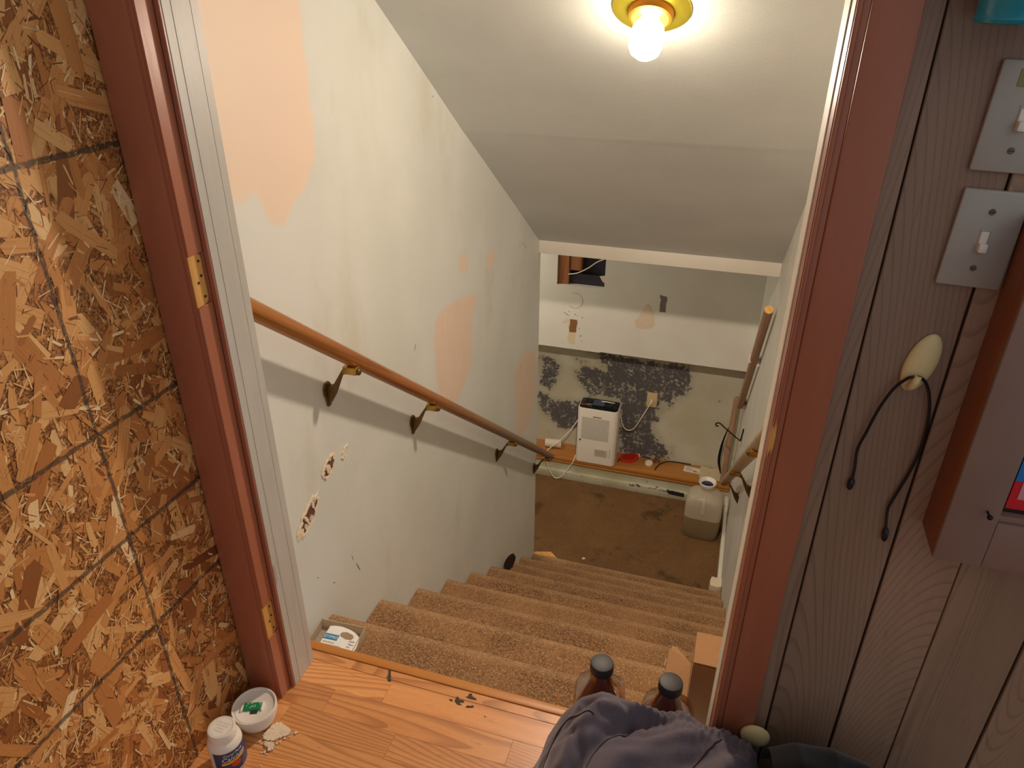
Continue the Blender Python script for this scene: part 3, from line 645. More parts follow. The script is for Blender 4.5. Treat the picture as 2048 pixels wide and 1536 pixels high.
# ------------------------------------------------------------------ strand board wall
wo = thing('wall_hall_left', 'bare strand board wall with black marker lines, left of the doorway', 'wall', kind='structure')
XO = .055
box('board', XO-.012, XO, -2.6, -.113, 0, 2.4, M['osb'], wo)
def flakes():
    rnd = random.Random(42); V, F, C, UV = [], [], [], []
    def add(n, L, Wd, y0, z0, zr, tone):
        for _ in range(n):
            cy, cz = rnd.uniform(y0, -.118), rnd.uniform(z0, zr); l, w_ = rnd.uniform(*L)/2, rnd.uniform(*Wd)/2
            a = rnd.gauss(math.pi/2, .75) if rnd.random() < .72 else rnd.uniform(0, math.pi)
            ca, sa = math.cos(a), math.sin(a); x = XO + rnd.uniform(.0002, .0011); tilt = rnd.uniform(-.006, .006)
            sk = rnd.uniform(-.35, .35)
            prof = [(-l*rnd.uniform(.85, 1), -w_*rnd.uniform(.5, 1)), (l*rnd.uniform(.8, 1), -w_*rnd.uniform(.4, 1)), (l*rnd.uniform(.9, 1.05), w_*rnd.uniform(.0, .6)), (l*rnd.uniform(.6, .95), w_*rnd.uniform(.6, 1)), (-l*rnd.uniform(.7, 1), w_*rnd.uniform(.6, 1)), (-l*rnd.uniform(.9, 1.08), w_*rnd.uniform(-.4, .3))]
            b = len(V); c = min(1, max(0, rnd.gauss(*tone)))
            u0 = rnd.uniform(0, 50)
            for (p, q) in prof:
                p2 = p + q*sk; V.append((x + tilt*q + .0006*(q/w_)**2*0, cy + p2*ca - q*sa, cz + p2*sa + q*ca)); UV.append((u0+p2*3, u0*7+q))
            F.append(tuple(range(b, b+6))); C.extend([c]*6)
    add(900, (.05, .13), (.014, .038), -.95, 0, 1.9, (.42, .2))
    add(700, (.025, .08), (.006, .022), -.95, 0, 1.9, (.55, .24))
    add(5200, (.006, .03), (.0015, .006), -.8, 0, 1.6, (.5, .34))
    add(5000, (.004, .022), (.0006, .0022), -.75, 0, 1.5, (.0, .12)); add(1500, (.008, .04), (.001, .003), -.75, 0, 1.5, (.9, .12))
    V2 = [(v[0], min(v[1], -.1135), max(v[2], 0.001)) for v in V]
    me = bpy.data.meshes.new('wood_strands'); me.from_pydata(V2, [], F)
    at = me.attributes.new('fcol', 'FLOAT', 'POINT'); at.data.foreach_set('value', np.array(C, np.float32))
    uvl = me.uv_layers.new(name='UVMap'); uvl.data.foreach_set('uv', np.array([UV[l.vertex_index] for l in me.loops], np.float32).ravel())
    me.materials.append(M['flake']); o = bpy.data.objects.new('wood_strands', me); COL.objects.link(o); o.parent = wo; o['kind'] = 'stuff'
flakes()

# ================================================================== THINGS
# ------------------------------------------------------------------ ceiling lamp
lamp_n = Vector((0, -.56044, -.82819)); lamp_c = Vector((.65, .795, zc(.795)-.004))
rotq = Vector((0, 0, 1)).rotation_difference(lamp_n)
lp = thing('ceiling_lamp', 'bare bulb ceiling lamp with round brass canopy on the sloped ceiling', 'lamp', lamp_c); lp.rotation_mode = 'QUATERNION'; lp.rotation_quaternion = rotq
bm = bmesh.new(); lathe(bm, [(.086, -.004), (.0865, .0), (.085, .004), (.078, .0075), (.055, .010), (.0505, .010)], 48); finish('canopy', bm, M['goldplate'], lp, True)
bm = bmesh.new(); lathe(bm, [(.050, .006), (.049, .018), (.046, .024), (.040, .026), (.030, .020), (.02, .018)], 40); finish('socket_ring', bm, M['goldring'], lp, True)
bm = bmesh.new(); lathe(bm, [(.017, .018), (.021, .03), (.033, .045), (.0365, .062), (.0365, .086), (.031, .101), (.019, .111), (.006, .116), (.001, .1165)], 28); finish('bulb', bm, M['bulb'], lp, True)
# ------------------------------------------------------------------ handrails
def bracket(parent, side, y, zr):
    """side -1: mounted on x=0 wall, +1: on x=W. zr: rail centre height at y"""
    s = 1 if side < 0 else -1; xw = 0.0 if side < 0 else W; xr = .075
    X = lambda d: xw + s*d
    g = bpy.data.objects.new('bracket', None); COL.objects.link(g); g.parent = parent
    zb = zr-.105
    bm = bmesh.new(); pr = [(y-.006, zb-.034), (y+.006, zb-.034), (y+.010, zb-.012), (y+.016, zb+.004), (y+.016, zb+.018), (y+.007, zb+.030), (y-.007, zb+.030), (y-.016, zb+.018), (y-.016, zb+.004), (y-.010, zb-.012)]
    a, b = sorted((X(.0003), X(.006))); poly_prism(bm, pr, 0, a, b); finish('wall_plate', bm, M['brass'], g)
    bm = bmesh.new(); pr = [(X(.004), zb-.030), (X(.012), zb-.018), (X(.030), zb+.022), (X(.052), zr-.030), (X(.070), zr-.030), (X(.070), zr-.040), (X(.054), zr-.044), (X(.038), zb+.012), (X(.020), zb-.024), (X(.008), zb-.034)]
    pr = [(X(.004), zb-.033), (X(.004), zb+.020), (X(.024), zb+.028), (X(.054), zr-.029), (X(.062), zr-.029), (X(.062), zr-.041), (X(.050), zr-.046), (X(.026), zb+.002), (X(.012), zb-.022)]
    poly_prism(bm, pr, 1, y-.0055, y+.0055); finish('arm', bm, M['brass'], g)
    bm = bmesh.new(); a, b = sorted((X(.056), X(.092))); bx(bm, a, b, y-.010, y+.010, zr-.040, zr-.020, .003); finish('saddle', bm, M['brassbright'], g, True)
    for q_ in ((X(.094), y+.001, zr-.033, .009), (X(.008), y, zb+.012, .006)):
        bm = bmesh.new(); ico(bm, q_[:3], q_[3], 2, (.6, 1, 1)); finish('screw_head', bm, M['brass'], g, True)
def handrail(label, side, y0, y1, zf, r, mat, ys):
    t = thing('handrail', label, 'handrail'); x = .075 if side < 0 else W-.07
    d = .0; bm = bmesh.new(); n = 26
    A, B = Vector((x, y0, zf(y0))), Vector((x, y1, zf(y1))); ln = (B-A).length
    tube(bm, [(0, ln*i/n, 0) for i in range(n+1)]+[(0, ln+.006, 0), (0, ln+.009, 0)], [r]*(n+1)+[r*.92, r*.7], 20)
    q = finish('rail', bm, mat, t, True, A); q.rotation_euler = (math.atan2(B.z-A.z, B.y-A.y), 0, 0)
    for y in ys: bracket(t, side, y, zf(y)-0.002)
    return t
zl = lambda y: .766+.008-.775*(y-.058)
handrail('varnished round wooden handrail on the left wall with brass brackets', -1, -.036, 2.39, zl, .0188, M['rail'], (.365, .815, 1.645, 2.29))
zrr = lambda y: -1.275-.755*(y-2.78)
handrail('pale worn round wooden handrail on the right wall ending above the jug', 1, .0, 2.76, zrr, .021, M['railpale'], (.8, 1.6, 2.35))
# ------------------------------------------------------------------ pole & stick in the corner
t = thing('wooden_pole', 'long round wooden pole fixed to the right wall above the jug', 'pole')
bm = bmesh.new(); ln = math.hypot(1.17, 1.115); tube(bm, [(0, 0, 0), (0, 0, .01), (0, 0, ln-.01), (0, 0, ln)], [.0195, .020, .020, .0185], 18); q = finish('shaft', bm, M['stick'], t, True, (1.072, 2.10, .10)); q.rotation_euler = (math.pi+math.atan2(1.17, 1.115), 0, 0)
bm = bmesh.new(); bmesh.ops.create_cone(bm, cap_ends=True, segments=18, radius1=.0185, radius2=.0185, depth=.002, matrix=Matrix.Translation((1.072, 2.0990, .1007)) @ Vector((0, 0, 1)).rotation_difference(Vector((0, -.72, .69))).to_matrix().to_4x4()); finish('cut_end', bm, M['barewood'], t)
bm = bmesh.new(); bx(bm, 1.088, W-.0005, 2.60, 2.64, -.41, -.36, .004); finish('wall_clip', bm, M['plasticwhite'], t, True)
bm = bmesh.new(); bx(bm, 1.045, 1.060, 2.58, 2.615, -.385, -.345, .004); finish('wall_clip', bm, M['plasticwhite'], t, True)
bm = bmesh.new(); bx(bm, 1.085, W-.0005, 3.20, 3.24, -.995, -.94, .003); finish('wall_block', bm, M['stick'], t, True)
t = thing('wooden_stick', 'short dusty wooden stick standing on the ledge in the right corner', 'stick')
bm = bmesh.new(); tube(bm, [(1.050, 3.455, -1.734), (1.050, 3.46, -1.60), (1.052, 3.475, -1.30), (1.054, 3.49, -1.085), (1.054, 3.491, -1.072), (1.054, 3.4915, -1.066)], [.019, .0195, .0195, .0195, .015, .006], 18); finish('shaft', bm, M['stick'], t, True)
bm = bmesh.new(); pts = catmull([(1.035, 3.495, -1.30), (1.012, 3.50, -1.42), (1.003, 3.50, -1.53), (1.006, 3.50, -1.60), (1.018, 3.50, -1.65), (1.03, 3.495, -1.69)], 6)
tube(bm, pts, [.002+.0075*math.sin(math.pi*i/(len(pts)-1)) for i in range(len(pts))], 8); finish('strap', bm, M['iron'], t, True)
# ------------------------------------------------------------------ scroll hook on cream holder
t = thing('scroll_hook', 'black iron scroll hook hung from a cream oval holder on the right wall', 'hook')
bm = bmesh.new(); ico(bm, (W-.006, 3.02, -1.115), .03, 3, (.2, .55, 1.25)); finish('oval_holder', bm, M['cream'], t, True)
bm = bmesh.new(); sp = [(.965+.012*math.cos(a)*(1-.05*i), 3.04, -1.130+.012*math.sin(a)*(1-.05*i)+.0) for i, a in enumerate(np.linspace(-1.2, 4.9, 14))][::-1]
sp = [(.952+.011*math.cos(a), 3.04, -1.0375+.011*math.sin(a)) for a in np.linspace(-.9, -4.6, 14)]
pts = sp + [(.965, 3.04, -1.027), (1.0, 3.035, -1.052), (1.04, 3.03, -1.080), (W-.018, 3.02, -1.108), (W-.010, 3.00, -1.10), (W-.006, 2.96, -1.03), (W-.005, 2.95, -.99)]
tube(bm, catmull(pts, 3), .0042, 8); finish('iron_scroll', bm, M['iron'], t, True)
# ------------------------------------------------------------------ dehumidifier
t = thing('dehumidifier', 'small white dehumidifier with dark glossy top standing on the ledge', 'dehumidifier', (.150, 3.485, -1.735))
hw, hd, hh = .142, .078, .452
def rrect(bm, w_, d_, z0, z1, r, inset=0.006, n=7):
    def ring(ins, z):
        o = []
        for cx, cy, a0 in ((w_-r, d_-r, 0), (-w_+r, d_-r, math.pi/2), (-w_+r, -d_+r, math.pi), (w_-r, -d_+r, 1.5*math.pi)):
            for k in range(n): a = a0+k*math.pi/2/(n-1); o.append(bm.verts.new((cx+(r-ins)*math.cos(a), cy+(r-ins)*math.sin(a), z)))
        return o
    R = [ring(inset, z0), ring(0, z0+inset), ring(0, z1-inset), ring(inset*.3, z1-inset*.3), ring(inset, z1)]
    for a, b in zip(R, R[1:]):
        m_ = len(a)
        for k in range(m_): bm.faces.new((a[k], a[(k+1) % m_], b[(k+1) % m_], b[k]))
    bm.faces.new(R[0][::-1]); bm.faces.new(R[-1])
bm = bmesh.new(); rrect(bm, hw, hd, .0, hh, .030); finish('body', bm, M['plasticwhite'], t, True)
bm = bmesh.new(); rrect(bm, hw-.006, hd-.006, hh-.001, hh+.004, .026, .001); tp = finish('top_panel', bm, M['glossblack'], t, True)
bm = bmesh.new(); bx(bm, -.05, .03, -.02, .06, hh+.004, hh+.0046); finish('display', bm, plain('grey_display', '#4C5264', .3), tp)
bm = bmesh.new()
for j in range(21):
    for i in range(20):
        x = -.105+.0098*i+(j % 2)*.0049; z = hh-.075-.0085*j
        if x > .088: continue
        pts = [(x+.0030*math.cos(a), z+.0030*math.sin(a)) for a in np.linspace(0, 2*math.pi, 7)[:-1]]; poly_prism(bm, pts, 1, -hd-.0004, -hd+.001)
o = finish('grille_holes', bm, plain('hole_shadow', '#2E2822', .9), t); o['kind'] = 'stuff'
bm = bmesh.new(); bx(bm, -.118, -.107, -hd-.0015, -hd+.001, .185, .197, .001); finish('button', bm, M['black'], t)
bm = bmesh.new(); bx(bm, -.03, .03, -hd-.0006, -hd+.001, hh-.064, hh-.056); finish('name_strip', bm, M['ink'], t)
bm = bmesh.new(); bx(bm, -.005, .088, -hd-.0006, -hd+.001, .068, .130); st = finish('rating_label', bm, plain('label_grey', '#D3CABA', .6), t)
bm = bmesh.new()
for k in range(6): bx(bm, .002, .002+(.078 if k % 2 else .066), -hd-.0010, -hd, .120-.008*k, .1222-.008*k)
finish('printed_line', bm, M['ink'], st)['kind'] = 'stuff'
bm = bmesh.new(); bx(bm, .105, .1075, -hd-.0006, -hd+.001, .07, .15); finish('water_gauge', bm, M['ink'], t)
dl = t.location.copy()
bm = bmesh.new(); tube(bm, catmull([(.155, 3.52, -1.272), (.195, 3.515, -1.268), (.225, 3.52, -1.273), (.248, 3.535, -1.283), (.272, 3.55, -1.33), (.292, 3.56, -1.39), (.303, 3.57, -1.45), (.325, 3.575, -1.495), (.355, 3.58, -1.51), (.39, 3.58, -1.49), (.425, 3.58, -1.42), (.455, 3.58, -1.35), (.480, 3.582, -1.29), (.494, 3.590, -1.262)], 6), .0042, 8); pc_ = finish('power_cord', bm, M['whitewire'], t, True, -dl)
bm = bmesh.new(); bx(bm, .484, .504, 3.584, 3.6125, -1.272, -1.246, .004); finish('plug', bm, M['whitewire'], pc_, True)
t2 = thing('loose_cord', 'white cord looping off the ledge left of the dehumidifier', 'cord')
bm = bmesh.new(); tube(bm, catmull([(.004, 3.52, -1.43), (-.05, 3.50, -1.53), (-.11, 3.46, -1.60), (-.175, 3.415, -1.655), (-.202, 3.395, -1.69), (-.200, 3.385, -1.75), (-.180, 3.378, -1.82), (-.14, 3.372, -1.882), (-.105, 3.372, -1.888), (-.07, 3.374, -1.86), (-.03, 3.380, -1.79), (.000, 3.392, -1.728), (.006, 3.43, -1.70)], 6), .0042, 8); finish('cable', bm, M['whitewire'], t2, True)
# things on top of the dehumidifier
zt = -1.735+hh+.004
t = thing('metal_fitting', 'small copper and silver coloured metal fitting lying on the dehumidifier top', 'metal fitting', (.055, 3.447, zt))
bm = bmesh.new(); bx(bm, -.035, .015, -.010, .006, .0003, .010, .003); finish('copper_plate', bm, plain('copper', '#B06A3A', .3, .8), t, True)
bm = bmesh.new(); bx(bm, .005, .046, -.004, .010, .0003, .014, .004); finish('latch_bolt', bm, plain('nickel', '#CFC8B4', .25, .9), t, True)
# ------------------------------------------------------------------ outlet
t = thing('wall_outlet', 'almond wall outlet in the mouldy wall with a white plug', 'outlet', (.494, YL, -1.253))
bm = bmesh.new(); bx(bm, -.036, .036, -.007, .0, -.057, .057, .003); finish('cover_plate', bm, M['almond'], t, True)
bm = bmesh.new()
for dz in (-.022, .022): poly_prism(bm, [(.017*math.cos(a), dz+.014*math.sin(a)) for a in np.linspace(0, 2*math.pi, 17)[:-1]], 1, -.0085, -.006)
finish('socket_face', bm, M['almond'], t)['kind'] = 'stuff'
# ------------------------------------------------------------------ clutter on the ledge
ZL = -1.735
t = thing('tape_case', 'bright red plastic case with black cord right of the dehumidifier', 'case', (.380, 3.545, ZL))
bm = bmesh.new(); o_ = catmull([(-.068, -.03, 0), (-.03, -.052, 0), (.03, -.04, 0), (.065, .02, 0), (.060, .058, 0), (.02, .060, 0), (-.03, .045, 0), (-.065, .01, 0), (-.068, -.03, 0)], 5)[:-1]
poly_prism(bm, [(p.x, p.y) for p in o_], 2, .0005, .020); bmesh.ops.bevel(bm, geom=[e for e in bm.edges], offset=.003, segments=2, affect='EDGES'); finish('shell', bm, M['red'], t, True)
bm = bmesh.new(); o_ = [(p.x*.72-.003, p.y*.68-.004) for p in o_]; poly_prism(bm, o_, 2, .0195, .024); finish('raised_panel', bm, plain('red_dark', '#A8240F', .35), t)
bm = bmesh.new(); poly_prism(bm, [(.0, .048), (.052, .050), (.060, .030), (.035, .036)], 2, .019, .030); finish('clip', bm, M['red'], t)
bm = bmesh.new(); tube(bm, catmull([(-.062, -.022, .01), (-.066, -.032, .008), (-.069, -.045, .006), (-.067, -.060, .004)], 5), .004, 8); finish('wrist_cord', bm, M['black'], t, True)
t = thing('bottle_cap', 'round white plastic cap lying on the ledge', 'cap', (.528, 3.528, ZL))
bm = bmesh.new(); lathe(bm, [(.028, .0005), (.0285, .012), (.027, .0175), (.024, .018), (.023, .0155), (.001, .015)], 28); finish('shell', bm, M['plasticwhite'], t, True)
def crumple(name, label, cat, loc, s, mat, seed):
    rnd = random.Random(seed); bm = bmesh.new(); bmesh.ops.create_icosphere(bm, subdivisions=2, radius=s)
    for v in bm.verts: v.co *= rnd.uniform(.55, 1.1); v.co.z = abs(v.co.z)*.7
    return tag(finish(name, bm, mat, None, False, loc), label, cat)
crumple('plastic_wrapper', 'crumpled clear plastic wrapper on the ledge behind the white cap', 'wrapper', (.575, 3.573, ZL), .030, M['clear'], 3)
t = thing('small_vial', 'small white bead on the ledge beside the wall left of the cap', 'bead', (.445, 3.60, ZL))
bm = bmesh.new(); lathe(bm, [(.007, .0005), (.008, .01), (.006, .022), (.003, .026)], 14); finish('vial', bm, M['plasticwhite'], t, True)
t = thing('marker_pen', 'dark blue pen lying on the ledge against the mouldy wall', 'pen', (.50, 3.602, ZL+.006))
bm = bmesh.new(); tube(bm, [(-.03, .003, 0), (.03, 0, 0)], .0055, 10); finish('barrel', bm, M['darkblue'], t, True)
t = thing('black_wire', 'black wire curving along the ledge and up to the wall', 'wire')
bm = bmesh.new(); tube(bm, catmull([(.582, 3.462, ZL+.005), (.586, 3.495, ZL+.006), (.61, 3.545, ZL+.010), (.655, 3.585, ZL+.012), (.71, 3.602, ZL+.008), (.77, 3.607, ZL+.005), (.82, 3.610, ZL+.004)], 7), .0038, 8); finish('wire', bm, M['black'], t, True)
t = thing('instruction_card', 'white printed card lying on the ledge left of the jug mouth', 'card', (.838, 3.545, ZL+.0012), (0, 0, math.radians(-4)))
bm = bmesh.new(); bx(bm, -.062, .062, -.036, .036, 0, .0008); finish('sheet', bm, M['paper'], t)
bm = bmesh.new()
for k, (a, b) in enumerate(((-.045, -.01), (-.05, .0), (-.05, .0), (-.05, .0), (.01, .05), (.01, .05))): bx(bm, a, b, .022-.010*k, .0245-.010*k, .0008, .0011)
bx(bm, .004, .030, -.014, -.004, .0008, .0012); finish('printed_line', bm, M['ink'], t)['kind'] = 'stuff'
t = thing('paper_sheet', 'cream sheet of paper covering the right end of the ledge', 'paper', (.99, 3.535, ZL+.0006))
bm = bmesh.new(); n = 10; g = [[bm.verts.new((-.10+.165*i/n, -.075+.15*j/n, .0006+.004*math.sin(i*1.1)*math.sin(j*.8)**2+.002)) for j in range(n+1)] for i in range(n+1)]
for i in range(n):
    for j in range(n): bm.faces.new((g[i][j], g[i+1][j], g[i+1][j+1], g[i][j+1]))
finish('sheet', bm, plain('old_paper', '#C6B894', .85), t, True)
t = thing('paper_roll', 'white paper roll lying on the left end of the ledge', 'paper roll', (-.190, 3.54, ZL+.033), (0, 0, math.radians(8)))
bm = bmesh.new(); m_ = Matrix.Rotation(math.pi/2, 4, 'Y'); lathe(bm, [(.012, -.06), (.031, -.06), (.032, -.055), (.032, .055), (.031, .06), (.012, .06)], 24, m_); finish('roll', bm, M['paper'], t, True)
# ------------------------------------------------------------------ jug
t = thing('water_jug', 'large translucent plastic jug half full of water on the landing floor', 'jug', (.948, 3.085, ZF), (0, 0, math.radians(-2)))
def jugprof(s=1.0, z1=None):
    p = [(.090, .0005), (.106, .006), (.114, .03), (.117, .08), (.118, .16), (.117, .25), (.113, .285), (.102, .309), (.080, .324), (.055, .334), (.041, .341), (.038, .37)]
    return [(r*s, z) for r, z in p if z1 is None or z <= z1]
bm = bmesh.new(); pr = jugprof(); lathe(bm, pr, 40, None, [6 if z < .27 else 4.5 if z < .3 else 3 if z < .33 else 2 for r, z in pr], 1.0, .82); finish('jug_body', bm, M['jug'], t, True)
bm = bmesh.new(); pr = [(.083, .004), (.100, .010), (.109, .032), (.113, .08), (.1140, .16), (.1140, .163)]; lathe(bm, pr, 40, None, 6, 1.0, .82); finish('water', bm, M['water'], t, True)
bm = bmesh.new(); pts = catmull([(.0, -.062, .318), (.0, -.088, .300), (.0, -.096, .27), (.0, -.094, .235), (.0, -.093, .215)], 5); tube(bm, pts, .013, 12); finish('handle_ridge', bm, M['jug'], t, True)
bm = bmesh.new(); lathe(bm, [(.036, .366), (.044, .372), (.054, .395), (.0555, .404), (.053, .408), (.048, .404), (.040, .388), (.0365, .384), (.001, .3838)], 36); finish('mouth_collar', bm, M['plasticwhite'], t, True)
bm = bmesh.new(); lathe(bm, [(.034, .384), (.0365, .3865), (.030, .388), (.012, .3875), (.001, .390)], 32); finish('cap_insert', bm, M['darkblue'], t, True)
# ------------------------------------------------------------------ scraps and pad on the stairs
t = thing('plaster_block', 'broken cream block of trim at the foot of the right wall', 'block', (1.062, 2.392, -1.90))
bm = bmesh.new(); poly_prism(bm, [(-.022, -.04), (.020, -.045), (.040, -.03), (.038, .03), (-.018, .035), (-.026, .0)], 2, .0005, .21); finish('block', bm, M['plastertorn'], t)
crumple('trash_scrap', 'tiny white scrap on the landing carpet near the last step', 'scrap', (.262, 2.585, ZF), .012, M['paper'], 8)
t = thing('rubber_pad', 'dark oval pad with pale edge propped against the left wall low on the stairs', 'pad', (.032, 1.742, -7*RISE+.060), (0, math.radians(8), math.radians(-38)))
bm = bmesh.new(); poly_prism(bm, [(.030*math.cos(a)+.010*math.sin(a), .052*math.sin(a)) for a in np.linspace(0, 2*math.pi, 25)[:-1]], 0, -.003, .009); finish('pad', bm, M['black'], t, True)
bm = bmesh.new(); poly_prism(bm, [(.031*math.cos(a)+.010*math.sin(a)+.004, .052*math.sin(a)) for a in np.linspace(0, 2*math.pi, 25)[:-1]], 0, -.006, -.003); finish('pale_rim', bm, M['barewood'], t, True)
# ------------------------------------------------------------------ label case on first step
t = thing('plastic_case', 'clear plastic tape case with a white and blue card on the top step', 'case', (.068, .136, -RISE+.001), (0, 0, math.radians(3)))
cw, cd, ch = .062, .070, .030
bm = bmesh.new(); bx(bm, -cw, cw, -cd, cd, 0, .002); bx(bm, -cw, -cw+.002, -cd, cd, .002, ch); bx(bm, cw-.002, cw, -cd, cd, .002, ch); bx(bm, -cw, cw, -cd, -cd+.002, .002, ch); bx(bm, -cw, cw, cd-.002, cd, .002, ch)
finish('tray', bm, mat_translucent('frosted_case', '#F0E4D2', .35), t)
def case_card():
    def shift(o): o.location = (.010, .012, .006)
    pts = [(-.040, -.060), (.050, -.060), (.056, -.01), (.053, .012)] + [(.053-.08*(1-math.cos(a)), .012+.036*math.sin(a)) for a in np.linspace(.15, 1.35, 8)] + [(-.028, .046), (-.040, .042)]
    bm = bmesh.new(); poly_prism(bm, pts, 2, .020, .021); c = finish('card', bm, M['textwhite'], t); shift(c)
    hole = [(-.004, .016), (.012, .010), (.026, .012), (.030, .020), (.024, .028), (.006, .033), (-.006, .030), (-.009, .022)]
    bm = bmesh.new(); poly_prism(bm, [(x+.006, y) for x, y in hole], 2, .0208, .0214); finish('hang_hole', bm, plain('case_shadow', '#A08A6C', .6), c)
    bm = bmesh.new(); bx(bm, -.040, -.002, .000, .018, .0209, .0214); finish('logo_block', bm, M['blueink'], c)
    bm = bmesh.new(); poly_prism(bm, [(.012, -.058), (.032, -.036), (.048, -.036), (.048, -.058)], 2, .0209, .0214); finish('blue_corner', bm, M['blueink'], c)
    bm = bmesh.new(); poly_prism(bm, [(-.038+.018*math.cos(a)*1.2+.012, -.052+.014*math.sin(a)) for a in np.linspace(0, math.pi, 12)], 2, .0209, .0216); finish('tape_window', bm, plain('tape_dark', '#5A504A', .4), c)
    text('lettering', 'DYMO', .0125, M['textwhite'], c, Matrix.Translation((-.021, .0045, .0216)), align='CENTER')
    for k, s_ in enumerate(('Self-adhesive', 'tape for label makers', 'white tape cassette')): text('lettering', s_, .0060, M['ink'], c, Matrix.Translation((-.036, -.010-.008*k, .0212)))
    for k, s_ in enumerate(('Refill', 'Tape', 'Kit')): text('lettering', s_, .0072, M['textdark'], c, Matrix.Translation((.030, .004-.009*k, .0212)))
case_card()
# ------------------------------------------------------------------ smoke detector
t = thing('smoke_detector', 'upturned white round smoke detector showing its green circuit board', 'smoke detector', (.1195, -.2085, .0), (math.radians(1), math.radians(-2), math.radians(20)))
bm = bmesh.new(); lathe(bm, [(.018, .0005), (.030, .003), (.0345, .009), (.0352, .013)], 48); finish('sensor_dome', bm, M['plasticwhite'], t, True)
bm = bmesh.new(); lathe(bm, [(.0335, .013), (.0335, .0155)], 48); finish('shadow_gap', bm, M['ink'], t, True)
bm = bmesh.new(); lathe(bm, [(.0360, .0155), (.0380, .017), (.0395, .025), (.0395, .0285)], 48); finish('lower_ring', bm, M['plasticwhite'], t, True)
bm = bmesh.new(); lathe(bm, [(.0380, .0285), (.0425, .0295), (.0432, .038), (.0435, .0445), (.0425, .0465), (.0405, .0462), (.0388, .042), (.0378, .0402), (.001, .040)], 48); finish('housing', bm, M['plasticwhite'], t, True)
bm = bmesh.new(); lathe(bm, [(.0350, .0395), (.0372, .0405), (.0362, .0420), (.0350, .041)], 48); finish('inner_rim', bm, M['plasticwhite'], t, True)
bm = bmesh.new(); bx(bm, -.020, .014, -.008, .008, .0402, .0455, .0008); pb = finish('circuit_board', bm, M['pcb'], t)
bm = bmesh.new()
rn = random.Random(2)
for k in range(12): x, y = rn.uniform(-.016, .011), rn.uniform(-.006, .006); bx(bm, x, x+rn.uniform(.001, .003), y, y+.0012, .0455, .0463)
finish('solder_points', bm, M['textwhite'], pb)['kind'] = 'stuff'
bm = bmesh.new(); bx(bm, -.006, .009, -.016, -.0085, .0402, .0415, .0005); finish('battery_socket', bm, plain('socket_grey', '#3C4048', .4), t)
for a, b in ((-.0255, -.0205), (.0145, .0185)):
    bm = bmesh.new(); bx(bm, a, b, -.010, .010, .0402, .0450, .001); finish('board_clip', bm, M['plasticwhite'], t)
bm = bmesh.new()
for x, y, l in ((.026, .008, .003), (-.028, -.012, .003), (-.006, .024, .005), (-.004, .020, .005), (.014, -.021, .005), (.002, -.026, .004), (-.016, -.021, .003)): bx(bm, x-l, x+l*.3, y-.0012, y+.0012, .0400, .0405)
finish('mounting_slot', bm, M['black'], t)['kind'] = 'stuff'
# ------------------------------------------------------------------ pill bottle
t = thing('pill_bottle', 'white supplement bottle with blue label beside the strand board wall', 'bottle', (.1205, -.3005, .0), (0, 0, 0))
bm = bmesh.new(); lathe(bm, [(.029, .0005), (.031, .003), (.0315, .010), (.0315, .062), (.030, .070), (.025, .077), (.022, .080), (.022, .084)], 40); finish('bottle_body', bm, M['plasticwhite'], t, True)
def pill_cap():
    bm = bmesh.new(); rings = []
    for r, z in ((.0245, .0795), (.0245, .0965)):
        rings.append([bm.verts.new(((r+(.0006 if k % 2 else 0))*math.cos(2*math.pi*k/96), (r+(.0006 if k % 2 else 0))*math.sin(2*math.pi*k/96), z)) for k in range(96)])
    rings.append([bm.verts.new((.0232*math.cos(2*math.pi*k/96), .0232*math.sin(2*math.pi*k/96), .0985)) for k in range(96)])
    for a, b in zip(rings, rings[1:]):
        for k in range(96): bm.faces.new((a[k], a[(k+1) % 96], b[(k+1) % 96], b[k]))
    bm.faces.new(rings[0][::-1]); bm.faces.new(rings[-1]); return finish('cap', bm, M['plasticwhite'], t, True)
cp = pill_cap()
emb = plain('embossed_cap', '#C9BCA8', .5)
for k, s_ in enumerate(('CLOSE TIGHTLY', 'PUSH DOWN', 'WHILE', 'TURNING')): text('lettering', s_, .0042, emb, cp, Matrix.Translation((0, -.0015*0+.007-.0058*k, .0985)), align='CENTER')
bm = bmesh.new()
for k in range(48):
    a = 2*math.pi*k/48; c_, s_ = math.cos(a), math.sin(a); p = [(r*c_-q*s_, r*s_+q*c_) for r, q in ((.0195, -.0003), (.0222, -.0003), (.0222, .0003), (.0195, .0003))]; poly_prism(bm, p, 2, .0984, .0989)
finish('cap_ridges', bm, emb, cp)['kind'] = 'stuff'
bm = bmesh.new(); arcs = np.linspace(math.radians(-95), math.radians(75), 30); R_ = .0318
vs0 = [bm.verts.new((R_*math.cos(a), R_*math.sin(a), .008)) for a in arcs]; vs1 = [bm.verts.new((R_*math.cos(a), R_*math.sin(a), .0625)) for a in arcs]
for i in range(len(arcs)-1): bm.faces.new((vs0[i], vs0[i+1], vs1[i+1], vs1[i]))
lb = finish('label', bm, M['labelblue'], t, True)
